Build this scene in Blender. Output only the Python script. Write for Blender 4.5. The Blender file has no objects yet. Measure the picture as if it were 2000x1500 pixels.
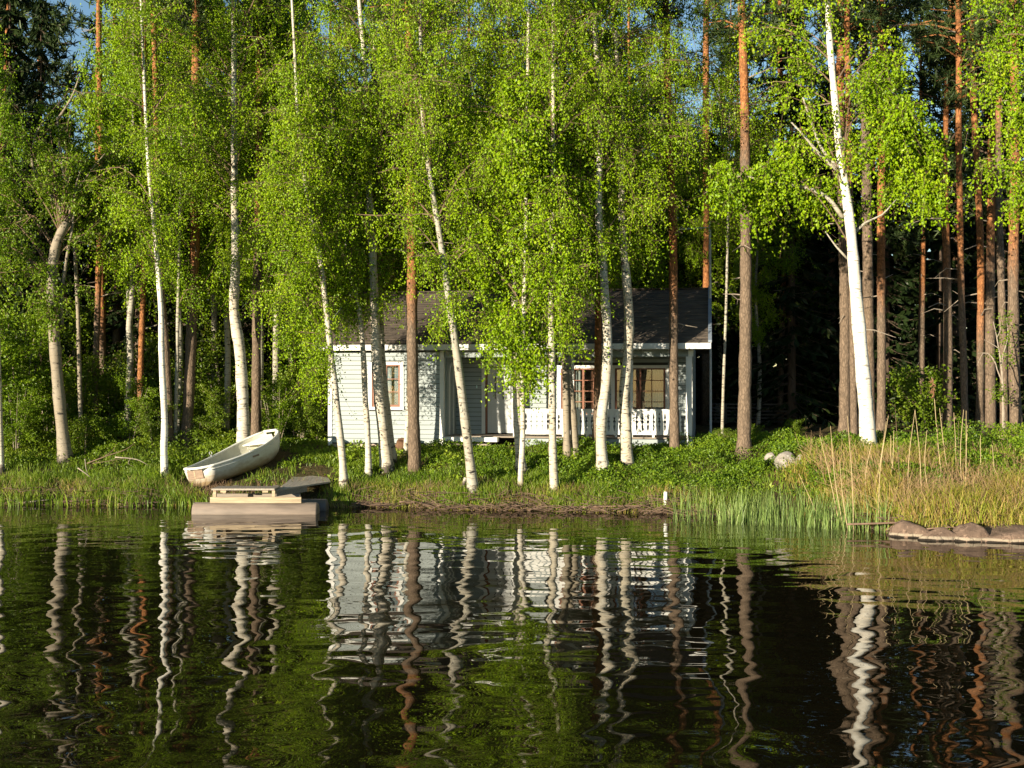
import bpy, math, random
import numpy as np

SC = bpy.context.scene
COL = SC.collection
RNG = np.random.default_rng(7)
random.seed(7)
R = math.radians

# ------------------------------------------------------------------ camera, light, exposure
F, EYE = 2300.0, 2.83           # focal length in photo pixels, eye height above the water
cam_d = bpy.data.cameras.new("camera")
cam = bpy.data.objects.new("camera", cam_d)
COL.objects.link(cam)
cam.location = (0, 0, EYE)
cam.rotation_euler = (R(90), 0, 0)
cam_d.sensor_width = 36.0
cam_d.lens = 36.0 * F / 2000.0
cam_d.clip_start, cam_d.clip_end = 0.1, 2000.0
SC.camera = cam

SUN_AZ, SUN_EL = 41.0, 7.5     # degrees: left of straight behind the camera, above the horizon
world = bpy.data.worlds.new("World")
SC.world = world
world.use_nodes = True
wn = world.node_tree.nodes
wl = world.node_tree.links
bg = wn["Background"]
sky = wn.new("ShaderNodeTexSky")
sky.sky_type = 'NISHITA'
sky.sun_disc = False
sky.sun_elevation = R(SUN_EL)
sky.sun_rotation = R(180 + SUN_AZ)
sky.altitude = 100
sky.air_density = 1.0
sky.dust_density = 0.2
sky.ozone_density = 2.2
wl.new(sky.outputs[0], bg.inputs[0])
bg.inputs[1].default_value = 0.10

sun_d = bpy.data.lights.new("sun", 'SUN')
sun_d.energy = 5.0
sun_d.angle = R(0.5)
sun_d.color = (1.0, 0.885, 0.69)
sun = bpy.data.objects.new("sun", sun_d)
COL.objects.link(sun)
sun.location = (-30, -30, 30)
# light travels along (sin az, cos az, -tan el)
from mathutils import Vector, Matrix
ldir = Vector((math.sin(R(SUN_AZ)) * math.cos(R(SUN_EL)), math.cos(R(SUN_AZ)) * math.cos(R(SUN_EL)), -math.sin(R(SUN_EL))))
sun.rotation_euler = ldir.to_track_quat('-Z', 'Y').to_euler()

SC.view_settings.view_transform = 'Standard'
SC.view_settings.look = 'None'
SC.view_settings.exposure = 1.15
SC.view_settings.gamma = 1.0
SC.view_settings.use_curve_mapping = False
SC.render.engine = 'CYCLES'
SC.cycles.max_bounces = 6
SC.cycles.diffuse_bounces = 3
SC.cycles.glossy_bounces = 3
SC.cycles.transmission_bounces = 3
SC.cycles.transparent_max_bounces = 8
SC.cycles.caustics_reflective = False
SC.cycles.caustics_refractive = False
SC.cycles.sample_clamp_indirect = 6.0

# ------------------------------------------------------------------ helpers
def link(o, parent=None):
    COL.objects.link(o)
    if parent is not None:
        o.parent = parent
    return o

def empty(name, loc, rz=0.0):
    o = bpy.data.objects.new(name, None)
    o.empty_display_size = 0.2
    link(o)
    o.location = loc
    o.rotation_euler = (0, 0, rz)
    return o

def tag(o, label=None, cat=None, group=None, kind=None):
    if label: o["label"] = label
    if cat: o["category"] = cat
    if group: o["group"] = group
    if kind: o["kind"] = kind
    return o

def mesh_np(name, V, quads=None, tris=None, smooth=False):
    """mesh from numpy arrays"""
    V = np.asarray(V, dtype=np.float32).reshape(-1, 3)
    me = bpy.data.meshes.new(name)
    nq = 0 if quads is None else len(quads)
    nt = 0 if tris is None else len(tris)
    me.vertices.add(len(V))
    me.vertices.foreach_set("co", V.ravel())
    loops = []
    if nq: loops.append(np.asarray(quads, dtype=np.int32).ravel())
    if nt: loops.append(np.asarray(tris, dtype=np.int32).ravel())
    L = np.concatenate(loops) if loops else np.zeros(0, np.int32)
    me.loops.add(len(L))
    me.loops.foreach_set("vertex_index", L)
    me.polygons.add(nq + nt)
    st = np.concatenate([np.arange(nq) * 4, nq * 4 + np.arange(nt) * 3]).astype(np.int32)
    me.polygons.foreach_set("loop_start", st)
    me.polygons.foreach_set("use_smooth", np.full(nq + nt, bool(smooth)))
    me.update(calc_edges=True)
    return me

def obj(name, me, mat=None, parent=None, loc=None, rot=None):
    o = bpy.data.objects.new(name, me)
    link(o, parent)
    if mat is not None and not me.materials:
        me.materials.append(mat)
    if loc is not None: o.location = loc
    if rot is not None: o.rotation_euler = rot
    return o

class MB:
    """collects shapes for one mesh"""
    def __init__(self):
        self.v, self.q, self.t, self.n = [], [], [], 0
    def add(self, V, Q=None, T=None):
        V = np.asarray(V, dtype=np.float64).reshape(-1, 3)
        self.v.append(V)
        if Q is not None and len(Q): self.q.append(np.asarray(Q, dtype=np.int64) + self.n)
        if T is not None and len(T): self.t.append(np.asarray(T, dtype=np.int64) + self.n)
        self.n += len(V)
        return self
    def box(self, x0, x1, y0, y1, z0, z1):
        V = [(x0,y0,z0),(x1,y0,z0),(x1,y1,z0),(x0,y1,z0),(x0,y0,z1),(x1,y0,z1),(x1,y1,z1),(x0,y1,z1)]
        return self.add(V, BOXQ)
    def hexa(self, V8):
        return self.add(V8, BOXQ)
    def tube(self, P, rad, n=8, cap=True):
        V, Q, T = tube_arrays(P, rad, n, cap)
        return self.add(V, Q, T)
    def mesh(self, name, smooth=False):
        return mesh_np(name, np.concatenate(self.v), np.concatenate(self.q) if self.q else None,
                       np.concatenate(self.t) if self.t else None, smooth)
    def build(self, name, mat, parent=None, smooth=False, loc=None, rot=None):
        return obj(name, self.mesh(name, smooth), mat, parent, loc, rot)

BOXQ = [(0,3,2,1),(4,5,6,7),(0,1,5,4),(1,2,6,5),(2,3,7,6),(3,0,4,7)]

def tube_arrays(P, rad, n=8, cap=True):
    P = np.asarray(P, dtype=np.float64)
    m = len(P)
    rad = np.broadcast_to(np.asarray(rad, dtype=np.float64), (m,))
    T = np.gradient(P, axis=0)
    T /= np.linalg.norm(T, axis=1, keepdims=True) + 1e-9
    ref = np.array([0., 1., 0.]) if abs(T[:, 1]).mean() < 0.8 else np.array([1., 0., 0.])
    A = np.cross(T, ref); A /= np.linalg.norm(A, axis=1, keepdims=True) + 1e-9
    B = np.cross(T, A)
    ang = np.arange(n) * 2 * np.pi / n
    V = P[:, None, :] + rad[:, None, None] * (np.cos(ang)[None, :, None] * A[:, None, :] + np.sin(ang)[None, :, None] * B[:, None, :])
    V = V.reshape(-1, 3)
    i = np.arange(m - 1)[:, None] * n
    j = np.arange(n)[None, :]
    k = (j + 1) % n
    Q = np.stack([i + j, i + k, i + n + k, i + n + j], axis=-1).reshape(-1, 4)
    Tt = []
    if cap:
        c0 = len(V); V = np.vstack([V, P[0], P[-1]])
        for a in range(n):
            b = (a + 1) % n
            Tt.append((c0, b, a)); Tt.append((c0 + 1, (m - 1) * n + a, (m - 1) * n + b))
    return V, Q, Tt

def many_tubes(P, rad, n=3):
    """P (k,m,3) many polylines at once, rad (k,m) or (m,)"""
    P = np.asarray(P, dtype=np.float64)
    k, m, _ = P.shape
    rad = np.broadcast_to(rad, (k, m))
    T = np.gradient(P, axis=1)
    T /= np.linalg.norm(T, axis=2, keepdims=True) + 1e-9
    ref = np.where(np.abs(T[:, :1, 2:3]) < 0.8, np.array([0., 0., 1.]), np.array([1., 0., 0.]))
    ref = np.broadcast_to(ref, T.shape)
    A = np.cross(T, ref); A /= np.linalg.norm(A, axis=2, keepdims=True) + 1e-9
    B = np.cross(T, A)
    ang = np.arange(n) * 2 * np.pi / n
    V = P[:, :, None, :] + rad[:, :, None, None] * (np.cos(ang)[None, None, :, None] * A[:, :, None, :] + np.sin(ang)[None, None, :, None] * B[:, :, None, :])
    idx = np.arange(k * m * n).reshape(k, m, n)
    a = idx[:, :-1, :]; b = np.roll(idx, -1, axis=2)[:, :-1, :]
    c = np.roll(idx, -1, axis=2)[:, 1:, :]; d = idx[:, 1:, :]
    Q = np.stack([a, b, c, d], axis=-1).reshape(-1, 4)
    return V.reshape(-1, 3), Q

def catmull(P, step=0.25):
    P = np.asarray(P, dtype=np.float64)
    if len(P) < 3:
        n = max(2, int(np.linalg.norm(P[-1] - P[0]) / step))
        t = np.linspace(0, 1, n + 1)[:, None]
        return P[0] * (1 - t) + P[-1] * t
    E = np.vstack([2 * P[0] - P[1], P, 2 * P[-1] - P[-2]])
    out = []
    for i in range(len(P) - 1):
        p0, p1, p2, p3 = E[i:i + 4]
        n = max(2, int(np.linalg.norm(p2 - p1) / step))
        for t in np.arange(n) / n:
            out.append(0.5 * (2 * p1 + (p2 - p0) * t + (2 * p0 - 5 * p1 + 4 * p2 - p3) * t * t + (3 * p1 - p0 - 3 * p2 + p3) * t ** 3))
    out.append(P[-1])
    return np.array(out)

def unit(v):
    return v / (np.linalg.norm(v, axis=-1, keepdims=True) + 1e-9)

def leaf_arrays(rng, P, size, width=0.75, down=0.9, spread=1.0, fold=0.18):
    """kite-shaped folded leaves hanging from the points P"""
    n = len(P)
    d = rng.normal(0, spread, (n, 3)) * np.array([1, 1, 0.7]); d[:, 2] -= down * 1.3
    d = unit(d)
    s = unit(np.cross(d, rng.normal(0, 1, (n, 3))))
    nn = np.cross(d, s)
    L = (size * rng.uniform(0.65, 1.2, n))[:, None]
    W = L * width * 0.5
    V = np.empty((n, 4, 3))
    V[:, 0] = P
    V[:, 1] = P + d * L * 0.42 + s * W + nn * L * fold
    V[:, 2] = P + d * L
    V[:, 3] = P + d * L * 0.42 - s * W + nn * L * fold
    Q = np.arange(n * 4).reshape(n, 4)
    return V.reshape(-1, 3), Q

# ------------------------------------------------------------------ terrain
SHORE_PX = [(-1200, 28.6), (-400, 28.0), (0, 27.7), (200, 27.6), (350, 27.4), (500, 27.3), (640, 27.2), (760, 27.1), (1000, 26.4),
            (1150, 26.2), (1300, 25.7), (1500, 25.2), (1650, 24.0), (1740, 22.6), (1790, 21.9), (2000, 21.4), (2300, 20.6), (2900, 19.0)]
_sx = np.array([(p - 1000) / F * d for p, d in SHORE_PX]); _sd = np.array([d for _, d in SHORE_PX])
PROF_T = np.array([-40, -8, -3, -0.4, 0.0, 0.22, 0.6, 1.5, 3.0, 4.5, 8.0, 20, 60, 120, 600])
PROF_Z = np.array([-2.2, -1.4, -0.6, -0.10, -0.02, 0.20, 0.36, 0.56, 0.95, 1.18, 1.34, 1.6, 2.6, 3.4, 6.0])

def shore(x):
    x = np.asarray(x, dtype=np.float64)
    return np.interp(x, _sx, _sd) + 0.10 * np.sin(x * 2.3 + 1) + 0.06 * np.sin(x * 5.1)

def gz(x, y):
    x = np.asarray(x, dtype=np.float64); y = np.asarray(y, dtype=np.float64)
    t = y - shore(x)
    z = np.interp(t, PROF_T, PROF_Z)
    w = np.clip(t / 2.0, 0, 1)
    return z + w * (0.05 * np.sin(x * 1.7 + y * 0.8) + 0.04 * np.sin(y * 2.1 - x * 0.6) + 0.02 * np.sin(x * 4.3 + y * 3.1))

def on_ground(px, py):
    """where the sight line through a photo point meets the terrain"""
    for D in np.arange(20.0, 70.0, 0.02):
        x = (px - 1000) / F * D
        if EYE - (py - 750) / F * D <= float(gz(x, D)):
            return np.array([x, D, float(gz(x, D))])
    return np.array([(px - 1000) / F * 40, 40, 1.6])

def at(px, py, D):
    return np.array([(px - 1000) / F * D, D, EYE - (py - 750) / F * D])
# ------------------------------------------------------------------ materials
def new_mat(name):
    m = bpy.data.materials.new(name)
    m.use_nodes = True
    nt = m.node_tree
    nt.nodes.clear()
    out = nt.nodes.new("ShaderNodeOutputMaterial")
    return m, nt, out

class NT:
    """short node helpers"""
    def __init__(self, nt): self.nt = nt
    def n(self, t, **kw):
        nd = self.nt.nodes.new(t)
        for k, v in kw.items(): setattr(nd, k, v)
        return nd
    def l(self, a, b): self.nt.links.new(a, b)
    def coord(self, scale=(1, 1, 1), which="Object"):
        c = self.n("ShaderNodeTexCoord"); m = self.n("ShaderNodeMapping")
        self.l(c.outputs[which], m.inputs[0]); m.inputs[3].default_value = scale
        return m.outputs[0]
    def noise(self, vec, scale=5, detail=3, rough=0.55, dist=0.0):
        nd = self.n("ShaderNodeTexNoise")
        self.l(vec, nd.inputs["Vector"])
        nd.inputs["Scale"].default_value = scale; nd.inputs["Detail"].default_value = detail
        nd.inputs["Roughness"].default_value = rough; nd.inputs["Distortion"].default_value = dist
        return nd.outputs[0]
    def ramp(self, fac, stops, interp='LINEAR'):
        r = self.n("ShaderNodeValToRGB")
        cr = r.color_ramp; cr.interpolation = interp
        while len(cr.elements) < len(stops): cr.elements.new(0.5)
        for e, (p, c) in zip(cr.elements, stops):
            e.position = p; e.color = (*c, 1) if len(c) == 3 else c
        self.l(fac, r.inputs[0])
        return r.outputs[0]
    def mix(self, fac, a, b, mode='MIX'):
        m = self.n("ShaderNodeMix", data_type='RGBA', blend_type=mode)
        for sock, val in ((m.inputs[0], fac), (m.inputs[6], a), (m.inputs[7], b)):
            if isinstance(val, (int, float)): sock.default_value = val
            elif isinstance(val, tuple): sock.default_value = (*val, 1)
            else: self.l(val, sock)
        return m.outputs[2]
    def math(self, op, a, b=None, clamp=False):
        m = self.n("ShaderNodeMath", operation=op); m.use_clamp = clamp
        for s, v in zip(m.inputs, (a, b)):
            if v is None: continue
            if isinstance(v, (int, float)): s.default_value = v
            else: self.l(v, s)
        return m.outputs[0]
    def bump(self, h, strength=0.5, dist=0.02):
        b = self.n("ShaderNodeBump")
        b.inputs["Strength"].default_value = strength; b.inputs["Distance"].default_value = dist
        self.l(h, b.inputs["Height"])
        return b.outputs[0]
    def pbr(self, col, rough=0.8, normal=None, spec=0.3):
        p = self.n("ShaderNodeBsdfPrincipled")
        if isinstance(col, tuple): p.inputs["Base Color"].default_value = (*col, 1)
        else: self.l(col, p.inputs["Base Color"])
        if isinstance(rough, (int, float)): p.inputs["Roughness"].default_value = rough
        else: self.l(rough, p.inputs["Roughness"])
        p.inputs["Specular IOR Level"].default_value = spec
        if normal is not None: self.l(normal, p.inputs["Normal"])
        return p
    def rnd(self):
        return self.n("ShaderNodeNewGeometry").outputs["Random Per Island"]

def leaf_mat(name, stops, trans=0.28, gloss=0.02):
    m, nt, out = new_mat(name); k = NT(nt)
    # size-able patches of slightly different leaf colour besides the per-leaf variation
    pn = k.noise(k.coord((1, 1, 1)), 0.9, 2)
    f = k.math('ADD', k.math('MULTIPLY', k.rnd(), 0.55), k.math('MULTIPLY', k.math('SUBTRACT', pn, 0.25, True), 0.95), True)
    c = k.ramp(f, stops)
    d = k.n("ShaderNodeBsdfDiffuse"); k.l(c, d.inputs[0])
    t = k.n("ShaderNodeBsdfTranslucent")
    c2 = k.mix(1.0, c, (1.0, 1.0, 0.55), 'MULTIPLY'); k.l(c2, t.inputs[0])
    mx = k.n("ShaderNodeMixShader"); mx.inputs[0].default_value = trans
    k.l(d.outputs[0], mx.inputs[1]); k.l(t.outputs[0], mx.inputs[2])
    g = k.n("ShaderNodeBsdfGlossy"); g.inputs["Roughness"].default_value = 0.45
    g.inputs[0].default_value = (0.9, 0.95, 0.8, 1)
    m2 = k.n("ShaderNodeMixShader"); m2.inputs[0].default_value = gloss
    k.l(mx.outputs[0], m2.inputs[1]); k.l(g.outputs[0], m2.inputs[2])
    k.l(m2.outputs[0], out.inputs[0])
    return m

def simple(name, col, rough=0.7, var=0.25, scale=8, bump=0.2, stretch=(1, 1, 1), spec=0.3, bdist=0.01):
    m, nt, out = new_mat(name); k = NT(nt)
    n1 = k.noise(k.coord(stretch), scale, 4)
    lo = tuple(c * (1 - var) for c in col); hi = tuple(min(1, c * (1 + var)) for c in col)
    c = k.ramp(n1, [(0.25, lo), (0.75, hi)])
    p = k.pbr(c, rough, k.bump(n1, bump, bdist), spec)
    k.l(p.outputs[0], out.inputs[0])
    return m

M = {}
# birch bark: white skin with dark cross dashes and black scars
def birch_bark(name, white, dash=0.5, scars=0.5, tan=(0.42, 0.30, 0.17)):
    m, nt, out = new_mat(name); k = NT(nt)
    info = k.n("ShaderNodeObjectInfo")
    tc = k.n("ShaderNodeTexCoord")
    vadd = k.n("ShaderNodeVectorMath", operation='ADD'); k.l(tc.outputs["Object"], vadd.inputs[0])
    k.l(k.math('MULTIPLY', info.outputs["Random"], 40.0), vadd.inputs[1])
    def mp(s):
        mm = k.n("ShaderNodeMapping"); k.l(vadd.outputs[0], mm.inputs[0]); mm.inputs[3].default_value = s
        return mm.outputs[0]
    n1 = k.noise(mp((5, 5, 34)), 1.0, 3, 0.6)          # lenticels
    n2 = k.noise(mp((5, 5, 7)), 1.0, 4, 0.6, 0.3)       # scars
    n3 = k.noise(mp((2, 2, 1.2)), 1.0, 3)               # staining
    base = k.mix(k.ramp(n3, [(0.4, (0, 0, 0)), (0.75, (1, 1, 1))]), white, tan)
    base = k.mix(k.math('MULTIPLY', k.ramp(n3, [(0.35, (0, 0, 0)), (0.7, (1, 1, 1))]), 0.45), white, tan)
    c = k.mix(k.ramp(n1, [(0.62 - 0.1 * dash, (0, 0, 0)), (0.70 - 0.06 * dash, (1, 1, 1))]), base, (0.10, 0.08, 0.06))
    c = k.mix(k.ramp(n2, [(0.68 - 0.10 * scars, (0, 0, 0)), (0.74 - 0.10 * scars, (1, 1, 1))]), c, (0.035, 0.03, 0.025))
    # dark cracked bark at the foot
    sz = k.n("ShaderNodeSeparateXYZ"); k.l(tc.outputs["Object"], sz.inputs[0])
    ft = k.math('SUBTRACT', k.math('ADD', 0.10, k.math('MULTIPLY', n2, 0.9)), k.math('MULTIPLY', sz.outputs[2], 0.75))
    c = k.mix(k.ramp(ft, [(0.42, (0, 0, 0)), (0.52, (1, 1, 1))]), c, (0.07, 0.055, 0.045))
    h = k.math('ADD', k.math('MULTIPLY', n1, -0.5), k.math('MULTIPLY', n2, -1.0))
    p = k.pbr(c, 0.65, k.bump(h, 0.6, 0.02), 0.25)
    k.l(p.outputs[0], out.inputs[0])
    return m
M["birch_clean"] = birch_bark("clean_birch_bark", (0.72, 0.69, 0.61), 0.45, 0.25)
M["birch"] = birch_bark("birch_bark", (0.53, 0.495, 0.41), 0.65, 0.6)
M["birch_rough"] = birch_bark("rough_birch_bark", (0.52, 0.475, 0.37), 0.85, 1.0, (0.36, 0.27, 0.16))
M["birch_grey"] = birch_bark("grey_birch_bark", (0.37, 0.345, 0.275), 0.75, 0.8, (0.30, 0.24, 0.16))
M["alder"] = birch_bark("alder_bark", (0.27, 0.23, 0.17), 0.5, 0.6, (0.20, 0.15, 0.09))

def pine_bark(name, low, high):
    m, nt, out = new_mat(name); k = NT(nt)
    a = k.n("ShaderNodeAttribute", attribute_type='OBJECT', attribute_name="orange_from")
    tc = k.n("ShaderNodeTexCoord"); sep = k.n("ShaderNodeSeparateXYZ"); k.l(tc.outputs["Object"], sep.inputs[0])
    v = k.n("ShaderNodeTexVoronoi", feature='DISTANCE_TO_EDGE')
    dn = k.n("ShaderNodeTexNoise"); k.l(k.coord((4, 4, 2)), dn.inputs["Vector"]); dn.inputs["Scale"].default_value = 2.0; dn.inputs["Detail"].default_value = 3
    va = k.n("ShaderNodeVectorMath", operation='MULTIPLY_ADD'); k.l(dn.outputs[1], va.inputs[0]); va.inputs[1].default_value = (1.6, 1.6, 1.6); k.l(k.coord((13, 13, 4.5)), va.inputs[2])
    k.l(va.outputs[0], v.inputs["Vector"]); v.inputs["Scale"].default_value = 1.5
    n1 = k.noise(k.coord((7, 7, 2.0)), 2.0, 5, 0.65)
    n2 = k.noise(k.coord((6, 6, 14)), 1.0, 3, 0.6)
    f = k.math('ADD', k.math('DIVIDE', k.math('SUBTRACT', sep.outputs[2], a.outputs["Fac"]), 1.6), k.math('MULTIPLY', k.math('SUBTRACT', n1, 0.5), 1.2), True)
    lo = k.mix(n1, tuple(c * 0.45 for c in low), tuple(c * 1.5 for c in low))
    hi = k.mix(k.ramp(n2, [(0.35, (0, 0, 0)), (0.65, (1, 1, 1))]), tuple(c * 0.62 for c in high), tuple(c * 1.2 for c in high))
    c = k.mix(f, lo, hi)
    edge = k.ramp(v.outputs[0], [(0.0, (0.55, 0.55, 0.55)), (0.22, (1, 1, 1))])
    c = k.mix(1.0, c, edge, 'MULTIPLY')
    h = k.math('ADD', k.math('MINIMUM', v.outputs[0], 0.2), k.math('MULTIPLY', n1, 0.25))
    p = k.pbr(c, 0.85, k.bump(h, 0.8, 0.035), 0.15)
    k.l(p.outputs[0], out.inputs[0])
    return m
M["pine"] = pine_bark("pine_bark", (0.19, 0.137, 0.095), (0.37, 0.155, 0.058))
M["spruce_bark"] = simple("spruce_bark", (0.10, 0.07, 0.05), 0.9, 0.4, 9, 0.6, (1, 1, 0.3), 0.1, 0.03)
M["twig"] = simple("twig_bark", (0.16, 0.11, 0.07), 0.9, 0.3, 10, 0.1, (1, 1, 1), 0.1)
M["dead_twig"] = simple("dead_twig_bark", (0.30, 0.25, 0.195), 0.9, 0.3, 10, 0.1, (1, 1, 1), 0.1)

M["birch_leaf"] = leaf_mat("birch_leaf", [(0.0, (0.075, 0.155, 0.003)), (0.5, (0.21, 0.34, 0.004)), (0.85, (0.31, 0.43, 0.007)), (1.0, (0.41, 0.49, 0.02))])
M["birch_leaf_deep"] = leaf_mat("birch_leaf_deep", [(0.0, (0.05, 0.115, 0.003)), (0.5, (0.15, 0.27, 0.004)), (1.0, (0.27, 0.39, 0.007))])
M["alder_leaf"] = leaf_mat("alder_leaf", [(0.0, (0.05, 0.10, 0.005)), (0.5, (0.14, 0.235, 0.007)), (1.0, (0.25, 0.34, 0.015))], 0.35)
M["shrub_leaf"] = leaf_mat("shrub_leaf", [(0.0, (0.045, 0.085, 0.006)), (0.5, (0.125, 0.20, 0.009)), (1.0, (0.25, 0.31, 0.02))], 0.35)
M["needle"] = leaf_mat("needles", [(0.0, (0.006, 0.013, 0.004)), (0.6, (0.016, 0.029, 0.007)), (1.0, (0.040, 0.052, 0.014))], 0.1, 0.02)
M["pine_needle"] = leaf_mat("pine_needles", [(0.0, (0.016, 0.032, 0.012)), (0.6, (0.042, 0.068, 0.018)), (1.0, (0.09, 0.11, 0.03))], 0.12, 0.02)
M["berry_leaf"] = leaf_mat("bilberry_leaf", [(0.0, (0.05, 0.035, 0.012)), (0.16, (0.08, 0.075, 0.014)), (0.3, (0.07, 0.14, 0.010)), (0.7, (0.17, 0.27, 0.014)), (1.0, (0.30, 0.38, 0.03))], 0.35)
M["grass"] = leaf_mat("grass_blade", [(0.0, (0.06, 0.11, 0.010)), (0.5, (0.15, 0.24, 0.014)), (0.8, (0.24, 0.31, 0.03)), (0.92, (0.34, 0.28, 0.09)), (1.0, (0.42, 0.33, 0.14))], 0.35)
M["dry_grass"] = leaf_mat("dry_grass_blade", [(0.0, (0.14, 0.085, 0.025)), (0.25, (0.32, 0.22, 0.05)), (0.45, (0.48, 0.35, 0.11)), (0.6, (0.24, 0.29, 0.025)), (0.8, (0.32, 0.37, 0.035)), (1.0, (0.62, 0.50, 0.21))], 0.3)
M["reed"] = leaf_mat("reed_blade", [(0.0, (0.10, 0.17, 0.05)), (0.5, (0.20, 0.30, 0.07)), (0.8, (0.32, 0.40, 0.12)), (1.0, (0.48, 0.42, 0.18))], 0.35)
M["dry_reed"] = simple("dry_reed_stem", (0.46, 0.35, 0.19), 0.7, 0.2, 6, 0.1, (1, 1, 0.4))
M["reed_plume"] = simple("reed_plume", (0.20, 0.10, 0.05), 0.9, 0.4, 20, 0.5)

# ground
m, nt, out = new_mat("forest_soil"); k = NT(nt)
n1 = k.noise(k.coord(), 0.7, 5); n2 = k.noise(k.coord(), 9, 5, 0.65)
c = k.mix(k.ramp(n1, [(0.4, (0, 0, 0)), (0.6, (1, 1, 1))]), (0.055, 0.036, 0.020), (0.045, 0.055, 0.016))
c = k.mix(k.ramp(n2, [(0.35, (0, 0, 0)), (0.72, (1, 1, 1))]), c, (0.12, 0.075, 0.038))
p = k.pbr(c, 0.95, k.bump(n2, 1.0, 0.06), 0.1); k.l(p.outputs[0], out.inputs[0]); M["soil"] = m

# lake water: nearly black peat water, mirror surface with low ripples
m, nt, out = new_mat("lake_water"); k = NT(nt)
w1 = k.noise(k.coord((1.25, 1.45, 1)), 1.0, 0.5, 0.4, 0.2)
w4 = k.noise(k.coord((2.3, 3.4, 1)), 1.0, 0.0, 0.4, 0.2)
w2 = k.noise(k.coord((0.55, 0.32, 1)), 1.0, 0.0, 0.4, 0.2)
w3 = k.noise(k.coord((1.6, 3.0, 1)), 1.0, 1.0, 0.5, 0.3)
calm = k.ramp(k.noise(k.coord((0.10, 0.22, 1)), 1.0, 2), [(0.35, (0.25, 0.25, 0.25)), (0.62, (1, 1, 1))])
h = k.math('ADD', k.math('ADD', k.math('MULTIPLY', w1, 0.032), k.math('MULTIPLY', w4, 0.0085)), k.math('MULTIPLY', w2, 0.030))
tcw = k.n("ShaderNodeTexCoord"); spw = k.n("ShaderNodeSeparateXYZ"); k.l(tcw.outputs["Object"], spw.inputs[0])
# the bay is sheltered: the swell dies down towards the bank
amp = k.ramp(k.math('DIVIDE', spw.outputs[1], 30.0), [(0.27, (0.85, 0.85, 0.85)), (0.45, (0.68, 0.68, 0.68)), (0.62, (0.60, 0.60, 0.60)), (0.88, (0.38, 0.38, 0.38))])
h = k.math('MULTIPLY', h, amp)
h = k.math('ADD', h, k.math('MULTIPLY', k.math('MULTIPLY', w3, 0.0060), calm))
p = k.pbr((0.010, 0.0075, 0.003), 0.0, k.bump(h, 1.0, 1.0), 0.5)
p.inputs["IOR"].default_value = 1.333
k.l(p.outputs[0], out.inputs[0]); M["water"] = m

def painted(name, col, wear=(0.35, 0.31, 0.26), amount=0.35, stretch=(0.7, 6, 6), rough=0.55):
    m, nt, out = new_mat(name); k = NT(nt)
    n1 = k.noise(k.coord(stretch), 2.0, 5, 0.62); n2 = k.noise(k.coord((1, 1, 1)), 1.1, 3)
    c = k.mix(k.math('MULTIPLY', k.ramp(n1, [(0.45, (0, 0, 0)), (0.8, (1, 1, 1))]), amount), col, wear)
    c = k.mix(k.math('MULTIPLY', k.ramp(n2, [(0.4, (0, 0, 0)), (0.7, (1, 1, 1))]), 0.18), c, tuple(x * 0.6 for x in col))
    p = k.pbr(c, rough, k.bump(n1, 0.25, 0.006), 0.3); k.l(p.outputs[0], out.inputs[0])
    return m
M["siding"] = painted("pale_siding_paint", (0.315, 0.355, 0.35), (0.21, 0.25, 0.245), 0.5)
M["wall_core"] = simple("bare_wall_boarding", (0.06, 0.06, 0.055), 0.9, 0.2, 4, 0.1)
M["white"] = painted("white_paint", (0.74, 0.73, 0.69), (0.50, 0.46, 0.40), 0.25)
M["door_grey"] = painted("door_paint", (0.56, 0.57, 0.55), (0.4, 0.38, 0.36), 0.3, (6, 6, 0.7))
M["frame_brown"] = simple("window_frame_stain", (0.21, 0.085, 0.045), 0.5, 0.2, 12, 0.1, (1, 1, 6))
M["deck_wood"] = simple("grey_decking", (0.27, 0.225, 0.18), 0.85, 0.35, 5, 0.35, (0.6, 8, 8), 0.2, 0.006)
M["ramp_wood"] = simple("weathered_ramp_wood", (0.36, 0.31, 0.25), 0.85, 0.3, 4, 0.35, (8, 0.6, 8), 0.2, 0.006)
M["raw_wood"] = simple("yellow_timber", (0.40, 0.31, 0.20), 0.7, 0.4, 4, 0.3, (0.5, 5, 7), 0.25, 0.006)
M["float"] = simple("pontoon_tube_plastic", (0.20, 0.155, 0.12), 0.6, 0.35, 3, 0.15, (0.5, 3, 3), 0.35, 0.006)
M["float_end"] = simple("pontoon_end_plastic", (0.10, 0.085, 0.075), 0.6, 0.25, 4, 0.2)
M["dark_metal"] = simple("dark_iron", (0.05, 0.05, 0.055), 0.5, 0.2, 8, 0.1)
M["steel"] = simple("galvanised_steel", (0.62, 0.62, 0.62), 0.35, 0.1, 8, 0.05, (1, 1, 1), 0.6)
M["flashing"] = simple("flashing_metal", (0.22, 0.26, 0.31), 0.45, 0.15, 3, 0.1, (1, 1, 1), 0.5)
M["stone_base"] = simple("concrete_base", (0.42, 0.33, 0.26), 0.9, 0.3, 5, 0.4)
M["lace"] = simple("lace_curtain", (0.50, 0.52, 0.51), 0.9, 0.2, 20, 0.3, (3, 1, 1))
M["sky_blind"] = simple("sky_tinted_blind", (0.36, 0.41, 0.44), 0.9, 0.08, 6, 0.1)  # blue-grey painted in for the sky's reflection in the small window
M["brown_cloth"] = simple("brown_curtain", (0.13, 0.055, 0.03), 0.9, 0.3, 10, 0.3, (6, 1, 0.5))
M["room"] = simple("room_wall", (0.10, 0.075, 0.05), 0.9, 0.15, 2, 0.0)
M["old_timber"] = simple("grey_timber", (0.12, 0.105, 0.09), 0.9, 0.3, 5, 0.3, (0.6, 8, 8))
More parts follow.
